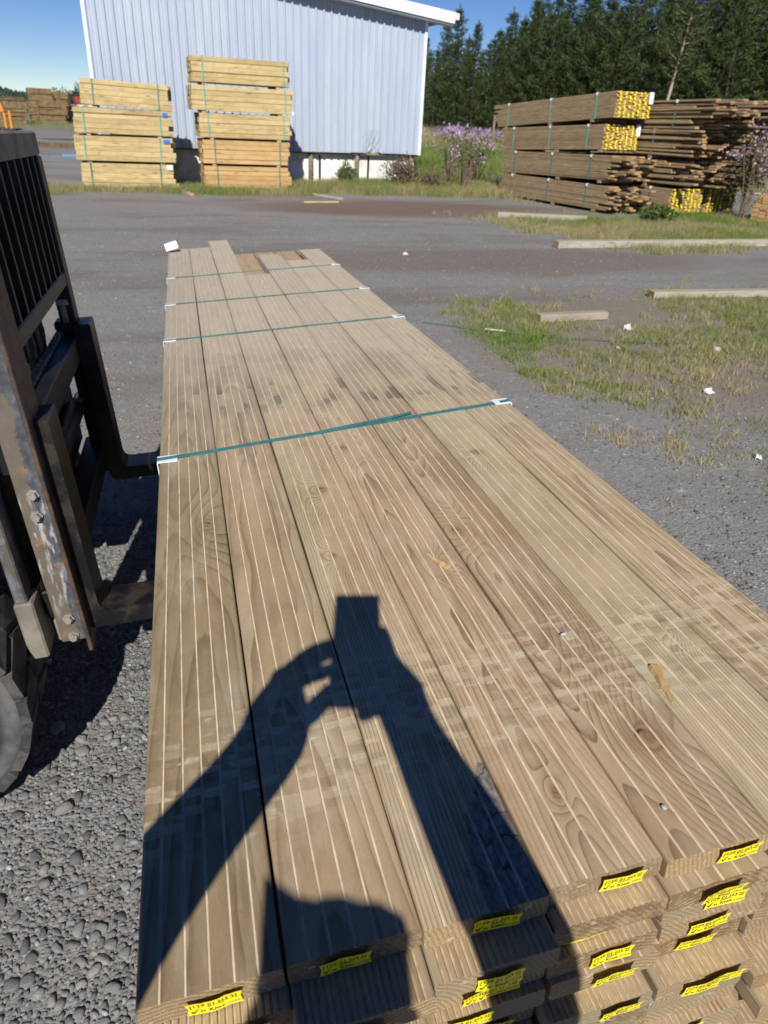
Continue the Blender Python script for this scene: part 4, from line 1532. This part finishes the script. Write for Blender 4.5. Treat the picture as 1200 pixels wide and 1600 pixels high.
def grass(name, label, n, region, seed, hgt, thr=0.0, green=.5, cat='grass'):
    """region: (x0,x1,y0,y1) box or callable(x,y)->density"""
    r = np.random.default_rng(seed)
    x0, x1, y0, y1, dens = region
    per = 26
    m = n // per
    tx = r.uniform(x0, x1, m); ty = r.uniform(y0, y1, m)
    tf = fbm(tx, ty, seed) + r.normal(0, .16, m) + dens(tx, ty)
    k = tf > thr
    tx, ty, tf = tx[k], ty[k], tf[k]
    m = len(tx)
    size = r.uniform(.25, 1.3, m) * (.6 + np.clip(tf - thr, 0, .7))
    cnt = np.maximum(3, (per * size * 1.3).astype(int))
    id_ = np.repeat(np.arange(m), cnt)
    n = len(id_)
    tr_ = hgt * .55 * size[id_] + .012
    X = tx[id_] + r.normal(0, 1, n) * tr_; Y = ty[id_] + r.normal(0, 1, n) * tr_
    f = thr + .15 + .35 * size[id_]
    tgreen = r.normal(0, .25, m)[id_]
    h = hgt * r.uniform(.35, 1.15, n) * (.55 + np.clip(f - thr, 0, .8))
    a = r.uniform(0, 6.283, n); w = .0011 + .0010 * r.random(n) + h * .006
    lean = h * np.abs(r.normal(.6, .5, n)); la = r.uniform(0, 6.283, n)
    dx, dy = np.cos(a) * w, np.sin(a) * w
    lx, ly = np.cos(la) * lean, np.sin(la) * lean
    V = np.empty((n, 5, 3))
    V[:, 0] = np.stack([X - dx, Y - dy, np.zeros(n)], 1); V[:, 1] = np.stack([X + dx, Y + dy, np.zeros(n)], 1)
    V[:, 2] = np.stack([X + dx * .7 + lx * .4, Y + dy * .7 + ly * .4, h * .6], 1); V[:, 3] = np.stack([X - dx * .7 + lx * .4, Y - dy * .7 + ly * .4, h * .6], 1)
    V[:, 4] = np.stack([X + lx, Y + ly, h * .95], 1)
    b = (np.arange(n) * 5)[:, None]
    F = np.concatenate([b + [0, 1, 2], b + [0, 2, 3], b + [3, 2, 4]])
    gq = np.clip(green + fbm(X * 1.7, Y * 1.7, seed + 9) * .55 + r.normal(0, .18, n) + tgreen, 0, 1)[:, None]
    c = (1 - gq) * np.array([[.46, .375, .205]]) + gq * np.array([[.155, .245, .042]])
    c = c * r.uniform(.7, 1.25, n)[:, None]
    o = link(name, np_mesh(name, V.reshape(-1, 3), F, grass_mat, False, np.repeat(c, 5, 0)))
    return tag(o, label, cat, kind='stuff')


ell = lambda cx, cy, rx, ry, s=1.2: (lambda x, y: s * (1 - np.sqrt(((x - cx) / rx) ** 2 + ((y - cy) / ry) ** 2)))
grass('grass', 'patchy dry and green grass on the gravel right of the pack', 190000, (2.4, 8.0, 3.2, 8.0, ell(5.9, 5.6, 2.6, 1.75)), 1, .068, .0, .44)
grass('grass', 'grass strip in front of the brown timber stacks', 150000, (3.6, 13, 9.6, 14.6, ell(8.8, 12.3, 4.6, 1.9)), 2, .11, .12, .42)
grass('grass', 'grass around the feet of the pale timber stacks', 70000, (-3.6, 3.2, 15.9, 18.6, lambda x, y: .55 - 1.1 * np.abs(y - 17.4) + .25 * (np.abs(x - .35) < .45)), 3, .15, .12, .5)
grass('grass', 'rough grass before the white base of the shed', 110000, (2.6, 8.3, 16.2, 20.6, lambda x, y: .75 - .55 * np.abs(y - 18.6)), 4, .22, .10, .52)
grass('grass', 'bright green grass between the shed and the brown stacks', 60000, (6.2, 18, 20, 42, lambda x, y: .55 + 0 * x), 5, .42, .0, .95)
grass('grass', 'dry rank grass beyond the road by the pines', 50000, (8, 60, 47, 80, lambda x, y: .5 + 0 * x), 6, .9, .0, .2)
grass('grass', 'grassy verge along the far left of the yard', 26000, (-16, -5, 52, 80, lambda x, y: .2 + 0 * x), 7, .30, .05, .5)
grass('grass', 'small dry tufts on the bare ground at the right edge', 9000, (2.3, 4.2, 2.4, 3.6, lambda x, y: -.35 + 0 * x), 8, .045, .18, .25)
grass('grass', 'lush weeds under the brown stacks', 14000, (7.6, 11.6, 12.6, 14.2, lambda x, y: .3 - .5 * np.abs(y - 13.3)), 9, .17, .15, .7)


# ------------------------------------------------------------------ trees
def cards(C, D, ln, wd, r):
    """needle or leaf cards: centre, direction, length, width -> V (n*4,3), F"""
    n = len(C)
    D = D / np.linalg.norm(D, axis=1, keepdims=True)
    s = np.cross(D, r.normal(0, 1, (n, 3))); s /= np.linalg.norm(s, axis=1, keepdims=True) + 1e-9
    ln, wd = ln[:, None], wd[:, None]
    V = np.empty((n, 4, 3))
    V[:, 0] = C - D * ln * .5; V[:, 1] = C + s * wd * .5 - D * ln * .05; V[:, 2] = C + D * ln * .5; V[:, 3] = C - s * wd * .5 - D * ln * .05
    F = np.arange(n * 4).reshape(n, 4)
    return V.reshape(-1, 3), F


def pine_meshes(seed, h, bare=.12, spread=.17):
    r = np.random.default_rng(seed); rr = random.Random(seed)
    tr = MB()
    bend = rr.uniform(-.02, .02) * h
    pt = lambda t: Vector((bend * math.sin(t * 2.6), bend * .6 * math.sin(t * 3.7 + 1), h * t))
    tr.tube([pt(k / 10) for k in range(11)], [.022 * h * .55 * (1 - k / 10.4) + .012 for k in range(11)], 8)
    CC, DD, LL, TT = [], [], [], []
    z = bare * h
    while z < h * .985:
        t = z / h
        L = h * spread * (1 - t) ** .72 * (.62 + .38 * min(1, (t - bare) * 9 + .3)) + .10
        nb = rr.randint(5, 7)
        a0 = rr.uniform(0, 6.28)
        for k in range(nb):
            a = a0 + 6.283 * k / nb + rr.uniform(-.25, .25)
            l = L * rr.uniform(.5, 1.3)
            upc = rr.uniform(.15, .75) * (1 if t > .3 else .4)
            p0 = pt(t)
            ends = []
            steps = max(3, int(l / .26))
            for s in range(1, steps + 1):
                q = s / steps
                if q < .22 and t < .8: continue
                p = np.array([p0.x + math.cos(a) * l * q, p0.y + math.sin(a) * l * q, p0.z + upc * l * q * q + rr.uniform(-.08, .08)])
                m = 15 if q > .5 else 9
                c = p + r.normal(0, .12, (m, 3)) * (1.2 - .3 * q)
                d = np.array([math.cos(a) * .7, math.sin(a) * .7, .55]) + r.normal(0, .55, (m, 3))
                CC.append(c); DD.append(d); LL.append(np.full(m, 1.0))
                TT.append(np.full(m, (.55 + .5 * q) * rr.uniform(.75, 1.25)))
            if l > .6 and rr.random() < .5:
                tr.tube([p0, p0 + Vector((math.cos(a) * l * .5, math.sin(a) * l * .5, upc * l * .25)), p0 + Vector((math.cos(a) * l * .9, math.sin(a) * l * .9, upc * l * .8))], [.03, .02, .008], 4, cap=False)
        z += rr.uniform(.38, .66)
    # leader
    m = 26
    c = np.array(pt(.99)) + np.stack([r.normal(0, .06, m), r.normal(0, .06, m), r.uniform(-.5, .45, m)], 1)
    CC.append(c); DD.append(np.array([0, 0, 1.]) + r.normal(0, .35, (m, 3))); LL.append(np.ones(m)); TT.append(np.ones(m))
    C, D, L, T = np.concatenate(CC), np.concatenate(DD), np.concatenate(LL), np.concatenate(TT)
    n = len(C)
    V, F = cards(C, D, r.uniform(.25, .52, n), r.uniform(.035, .08, n), r)
    g = r.random(n)[:, None]
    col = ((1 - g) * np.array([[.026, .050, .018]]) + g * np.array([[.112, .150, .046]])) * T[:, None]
    brown = r.random(n) < .03
    col[brown] = (.10, .075, .04)
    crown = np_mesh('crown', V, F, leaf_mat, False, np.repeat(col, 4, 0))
    return tr.mesh('trunk', dark_bark, True), crown


PINES = [pine_meshes(s, 12.0, b, sp) for s, b, sp in ((1, .07, .19), (2, .12, .23), (3, .05, .18), (4, .16, .21), (5, .10, .25))]


def pine(az, d, tanel, k, label, group=None, lean=0.0, name='pine_tree', meshes=None):
    h = tanel * d + 1.62
    M = Matrix.Translation((CAM.x + math.sin(rad(az)) * d, math.cos(rad(az)) * d, 0)) @ Matrix.Rotation(lean, 4, 'Y') @ Matrix.Rotation(k * 2.1 + az, 4, 'Z') @ Matrix.Scale(h / 12.0, 4)
    root = tag(empty(name, M), label, 'tree', group)
    t, c = meshes or PINES[k % 5]
    link('trunk', t, root); link('crown', c, root)
    return root


GP = 'pines of the plantation edge'
rowlab = 'dark green pine in the dense plantation row behind the shed and brown stacks'
deep = 'shadowed pine standing inside the plantation behind the front row'
front = [(17.3, 112, .083, 0), (18.1, 104, .070, 2), (18.75, 106, .100, 1), (19.5, 100, .112, 0), (20.2, 104, .085, 3), (20.75, 98, .098, 2), (21.6, 102, .080, 4), (22.2, 96, .092, 1),
         (22.9, 98, .112, 3), (23.7, 94, .104, 0), (24.35, 92, .122, 2), (25.0, 95, .131, 4), (25.9, 90, .125, 1), (26.6, 92, .137, 3), (27.6, 88, .142, 0), (28.3, 90, .125, 2),
         (29.1, 86, .140, 4), (30.1, 84, .135, 1), (31.0, 86, .150, 0), (33.0, 82, .162, 2), (33.9, 80, .150, 4), (34.9, 78, .168, 1), (36.1, 80, .160, 3), (37.2, 76, .17, 0), (38.6, 78, .17, 2), (40.2, 76, .17, 4), (41.8, 78, .17, 1)]
PL = {6: 'pine behind the flowers midway between shed and brown stacks', 10: 'pointed pine rising above the left end of the brown stacks', 14: 'pine standing behind the yellow tagged pack end',
      19: 'pine just right of the leaning bare trunk', 22: 'dark pine at the upper right corner of the picture'}
for i, (az, d, t, k) in enumerate(front):
    lab = rowlab
    if i in PL: lab = PL[i]
    if i == 3: lab = 'slender tall pine whose tip stands free just right of the shed roof'
    if i == 0: lab = 'pine half hidden by the right corner of the white shed'
    pine(az, d, t, k, lab, GP)
for i in range(44):
    az = 16.6 + i * .58 + rng.uniform(-.2, .2)
    pine(az, 116 + rng.uniform(-4, 8), np.interp(az, [17, 22, 25, 30, 36, 42], [.070, .085, .118, .125, .145, .15]) * rng.uniform(.86, 1.02), i + 2, deep, GP)
BARE = pine_meshes(9, 12.0, .40, .21)
root = pine(33.4, 70, .165, 1, 'leaning pine with a bare pale trunk above the brown stacks', GP, lean=.10, meshes=(BARE[0], BARE[1]))
BARE[0].materials[0] = simple('pale_bark', (.34, .27, .21), .9, .1, .25, 5)


def leafy(name, label, x, y, h, w, n, cols, leaf=.1, seed=0, stems=5, cat='shrub', group=None, z0=.25, flower=None, fn=0, fs=.05):
    r = np.random.default_rng(seed); rr = random.Random(seed)
    root = tag(empty(name, Matrix.Translation((x, y, 0))), label, cat, group)
    mb = MB()
    tips = []
    for s in range(stems):
        a, l = rr.uniform(0, 6.28), rr.uniform(.3, .9)
        p1 = Vector((math.cos(a) * w * .25 * l, math.sin(a) * w * .25 * l, h * .45)); p2 = Vector((math.cos(a) * w * .5 * l, math.sin(a) * w * .5 * l, h * rr.uniform(.75, 1.0)))
        mb.tube([(rr.uniform(-.03, .03), rr.uniform(-.03, .03), 0), p1, p2], [.012 * h + .006, .008 * h + .004, .003], 5, cap=False)
        tips.append((p1, p2))
    mb.build('stem', bark_mat, root, True)
    q = r.normal(0, 1, (n, 3)); q /= np.linalg.norm(q, axis=1, keepdims=True)
    rad_ = r.random(n) ** .45
    lump = 1 + .35 * np.sin(q[:, 0] * 5 + seed) * np.sin(q[:, 1] * 4 + 1) + .2 * np.sin(q[:, 2] * 7)
    C = q * (rad_ * lump)[:, None] * np.array([w / 2, w / 2, h * (1 - z0) / 2]) + np.array([0, 0, h * (z0 + (1 - z0) / 2)])
    V, F = cards(C, q * .6 + r.normal(0, .7, (n, 3)) + np.array([0, 0, .4]), leaf * r.uniform(.7, 1.4, n), leaf * .35 * r.uniform(.7, 1.3, n), r)
    g = r.random(n)[:, None]
    col = ((1 - g) * np.array([cols[0]]) + g * np.array([cols[1]])) * r.uniform(.7, 1.2, n)[:, None]
    link('foliage', np_mesh('foliage', V, F, leaf_mat, False, np.repeat(col, 4, 0)), root)
    if flower:
        m = fn
        cl = max(3, m // 24)
        cc = r.normal(0, 1, (cl, 3)); cc /= np.linalg.norm(cc, axis=1, keepdims=True); cc[:, 2] = np.abs(cc[:, 2]) * .9 + .05
        cp = cc * np.array([w / 2, w / 2, h * (1 - z0) / 2]) * r.uniform(.75, 1.15, (cl, 1)) + np.array([0, 0, h * (z0 + (1 - z0) / 2)])
        ids = r.integers(0, cl, m)
        C = cp[ids] + r.normal(0, .07 * (h + .3), (m, 3)) * np.array([1, 1, .7])
        V, F = cards(C, r.normal(0, 1, (m, 3)), fs * r.uniform(.7, 1.4, m), fs * .7 * r.uniform(.7, 1.3, m), r)
        g = r.random(m)[:, None]
        col = (1 - g) * np.array([flower[0]]) + g * np.array([flower[1]])
        link('blossom', np_mesh('blossom', V, F, leaf_mat, False, np.repeat(col, 4, 0)), root)
    return root


PK = ((.46, .28, .50), (.72, .54, .74))
GRN = ((.08, .11, .04), (.18, .20, .08))
DRY = ((.16, .11, .075), (.25, .19, .13))
leafy('flowering_shrub', 'lilac flowering bush against the right corner of the shed', 6.95, 19.3, 1.5, 1.1, 260, GRN, .09, 1, 12, group='lilac flowering shrubs', z0=.3, flower=PK, fn=55, fs=.055)
leafy('flowering_shrub', 'lilac flowering bush on a pale stem right of the shed corner', 7.75, 20.0, 1.35, 1.0, 420, GRN, .09, 2, 9, group='lilac flowering shrubs', z0=.4, flower=PK, fn=80, fs=.055)
leafy('flowering_shrub', 'sparse lilac bush with bare stems nearest the yard', 7.0, 18.4, 1.1, .9, 220, GRN, .08, 3, 12, group='lilac flowering shrubs', z0=.4, flower=PK, fn=70, fs=.05)
leafy('flowering_shrub', 'lilac bush with dark foliage beside the grass left of the brown stacks', 8.3, 20.8, 1.15, 1.0, 420, GRN, .08, 4, 9, group='lilac flowering shrubs', z0=.35, flower=PK, fn=60, fs=.055)
leafy('flowering_shrub', 'tall lilac bush at the right edge above the low brown pack', 11.28, 13.38, 1.75, .8, 900, GRN, .07, 5, 12, group='lilac flowering shrubs', z0=.15, flower=PK, fn=330, fs=.05)
leafy('dry_shrub', 'brown dry weed bush in front of the shed base below the dent', 5.55, 18.9, .75, .85, 1200, DRY, .09, 6, 14, z0=.1)
leafy('dry_shrub', 'low brown seed heads beside the shed pile', 6.2, 18.5, .5, .7, 700, DRY, .08, 7, 12, z0=.1)
leafy('weed', 'green weed clump against the shed pile', 4.2, 19.2, .55, .5, 700, GRN, .1, 8, 8, z0=.05)
leafy('weed', 'dark green weeds in front of the hidden yellow tags', 9.2, 13.2, .34, .7, 900, ((.06, .09, .02), (.14, .19, .05)), .09, 9, 9, z0=.0, flower=((.7, .5, .02), (.8, .6, .05)), fn=14, fs=.03)


def flower_band():
    r = np.random.default_rng(44)
    n = 9000
    X = r.uniform(9, 34, n); Y = r.uniform(49, 58, n)
    f = fbm(X * .6, Y * .6, 5)
    k = f > .3
    X, Y, f = X[k], Y[k], f[k]
    n = len(X)
    Z = r.uniform(.15, 1.0, n) * (.85 + f * .5)
    V, F = cards(np.stack([X, Y, Z], 1), r.normal(0, 1, (n, 3)) + [0, 0, .6], r.uniform(.2, .4, n), r.uniform(.1, .2, n), r)
    g = r.random(n)[:, None]
    hi = (Z > .55)[:, None]
    col = np.where(hi, (1 - g) * np.array([[.27, .18, .33]]) + g * np.array([[.46, .34, .52]]), (1 - g) * np.array([[.09, .11, .04]]) + g * np.array([[.24, .19, .10]]))
    o = link('flower_band', np_mesh('flower_band', V, F, leaf_mat, False, np.repeat(col, 4, 0)))
    tag(o, 'mass of lilac flowering scrub along the foot of the pines', 'flowers', kind='stuff')


flower_band()


def post(x, y, h, label):
    o = MB().tube([(0, 0, 0), (0, 0, h * .6), (.005, 0, h)], [.06, .058, .055], 9).build('fence_post', post_mat, smooth=True)
    o.location = (x, y, 0)
    tag(o, label, 'post', 'fence posts')


post(16.6, 44.0 - 4, 1.9, 'round fence post left of the topmost brown pack')
post(12.6, 39.5, 1.2, 'pale fence post among the lilac flowers beyond the shed')
post(14.6, 40.2, 1.1, 'low fence post in the grass beyond the shed')


# ------------------------------------------------------------------ far left of the yard
far_wood = simple('far_timber', (.22, .15, .08), .9, .1, .35, 3)
far_wood2 = simple('far_pale_timber', (.40, .32, .18), .9, .1, .2, 3)


def far_stack(az, d, w, hgts, label, mat, seed):
    r = random.Random(seed)
    M = Matrix.Translation((CAM.x + math.sin(rad(az)) * d, math.cos(rad(az)) * d, 0)) @ Matrix.Rotation(rad(-az * .3 + 8), 4, 'Z')
    root = tag(empty('far_timber_stack', M), label, 'timber stack', 'far timber stacks at the left')
    z = .05
    for h in hgts:
        dx = r.uniform(-.12, .12)
        mb = MB()
        nl = 5
        for l in range(nl):
            j = r.uniform(-.05, .05)
            mb.box(-w / 2 + dx + j, w / 2 + dx + j, r.uniform(-.04, .04), 3.6, z + l * h / nl, z + (l + .86) * h / nl)
        mb.build('pack', mat, root)
        z += h + .06


far_stack(-9.75, 62, 1.6, (.42, .42, .4, .2), 'far brown stack just right of the orange machine', far_wood, 1)
far_stack(-8.15, 70, 1.75, (.45, .45, .4, .4, .38), 'tallest far brown stack left of the pair by the bend', far_wood, 2)
far_stack(-7.45, 68, 1.9, (.5, .45, .45), 'far brown stack nearest the dark gap at the yard end', far_wood, 3)
far_stack(-7.0, 74, 1.3, (.5, .5, .5, .5), 'narrow far brown stack with a deep shadow side', far_wood, 4)
far_stack(-6.05, 76, 2.7, (.38, .36, .34), 'low wide pale stack at the far end of the yard', far_wood2, 5)


def orange_machine():
    d, az = 50, -10.7
    M = Matrix.Translation((CAM.x + math.sin(rad(az)) * d, math.cos(rad(az)) * d, 0))
    root = tag(empty('orange_loader', M), 'orange loader arm and body at the left picture edge far off', 'loader')
    MB().box(-3.2, -.25, 0, 1.8, .7, 2.1, ch=.2).build('body', orange_paint, root)
    MB().add([(-.4, .1, 2.2), (-.05, .1, 2.3), (.32, .1, .95), (.12, .1, .9), (-.4, .45, 2.2), (-.05, .45, 2.3), (.32, .45, .95), (.12, .45, .9)],
             [(0, 1, 2, 3), (7, 6, 5, 4), (0, 4, 5, 1), (1, 5, 6, 2), (2, 6, 7, 3), (3, 7, 4, 0)]).build('lift_arm', orange_paint, root)
    for x in (.2, .48):
        MB().box(x, x + .13, .15, .3, .05, .98, ch=.02).build('arm_link', orange_paint, root)
    for x in (-.7, -2.6):
        MB().lathe([(.05, -.02), (.3, 0), (.32, .03), (.58, .0), (.62, .06), (.62, .3), (.5, .36)], 24, Matrix.Translation((x, -.35, .62))).build('wheel', rubber, root, True)
    MB().box(-.1, .75, .1, .5, .0, .12, ch=.03).build('bucket_edge', rubber, root)


orange_machine()


def far_house():
    d, az = 150, -5.75
    M = Matrix.Translation((CAM.x + math.sin(rad(az)) * d, math.cos(rad(az)) * d, 0))
    root = tag(empty('far_house', M), 'small far house with red roof peeping over the pale stack', 'house')
    MB().box(-1.6, 2.4, 0, 5, 0, 1.35).build('wall', base_white, root)
    MB().add([(-1.8, -.3, 1.3), (2.6, -.3, 1.3), (2.2, 2.5, 2.3), (-1.3, 2.5, 2.3), (-1.8, 5.3, 1.3), (2.6, 5.3, 1.3)], [(0, 1, 2, 3), (3, 2, 5, 4), (0, 3, 4), (1, 5, 2), (0, 4, 5, 1)]).build('roof', simple('red_roof', (.45, .07, .04), .7, .2, .1, 2), root)
    for x in (-1.0, .6):
        MB().box(x, x + .7, -.03, .02, .35, 1.0).build('window', tag_ink, root)


far_house()
leafy('broadleaf_tree', 'dark lone tree with a flat top beside the left pale stack', CAM.x + math.sin(rad(-5.72)) * 160, math.cos(rad(-5.72)) * 160, 4.0, 2.6, 2400, ((.03, .045, .02), (.06, .075, .035)), .35, 21, 4, 'tree', z0=.05)
leafy('broadleaf_tree', 'yellow green bush behind the far brown stacks', CAM.x + math.sin(rad(-7.0)) * 95, math.cos(rad(-7.0)) * 95, 2.6, 1.9, 1600, ((.10, .12, .03), (.20, .21, .06)), .25, 22, 4, 'tree', z0=.1)
leafy('broadleaf_tree', 'grey brown leafless thicket by the far pale stack', CAM.x + math.sin(rad(-6.4)) * 105, math.cos(rad(-6.4)) * 105, 2.9, 2.2, 1200, ((.10, .08, .07), (.17, .14, .11)), .25, 23, 6, 'tree', z0=.05)
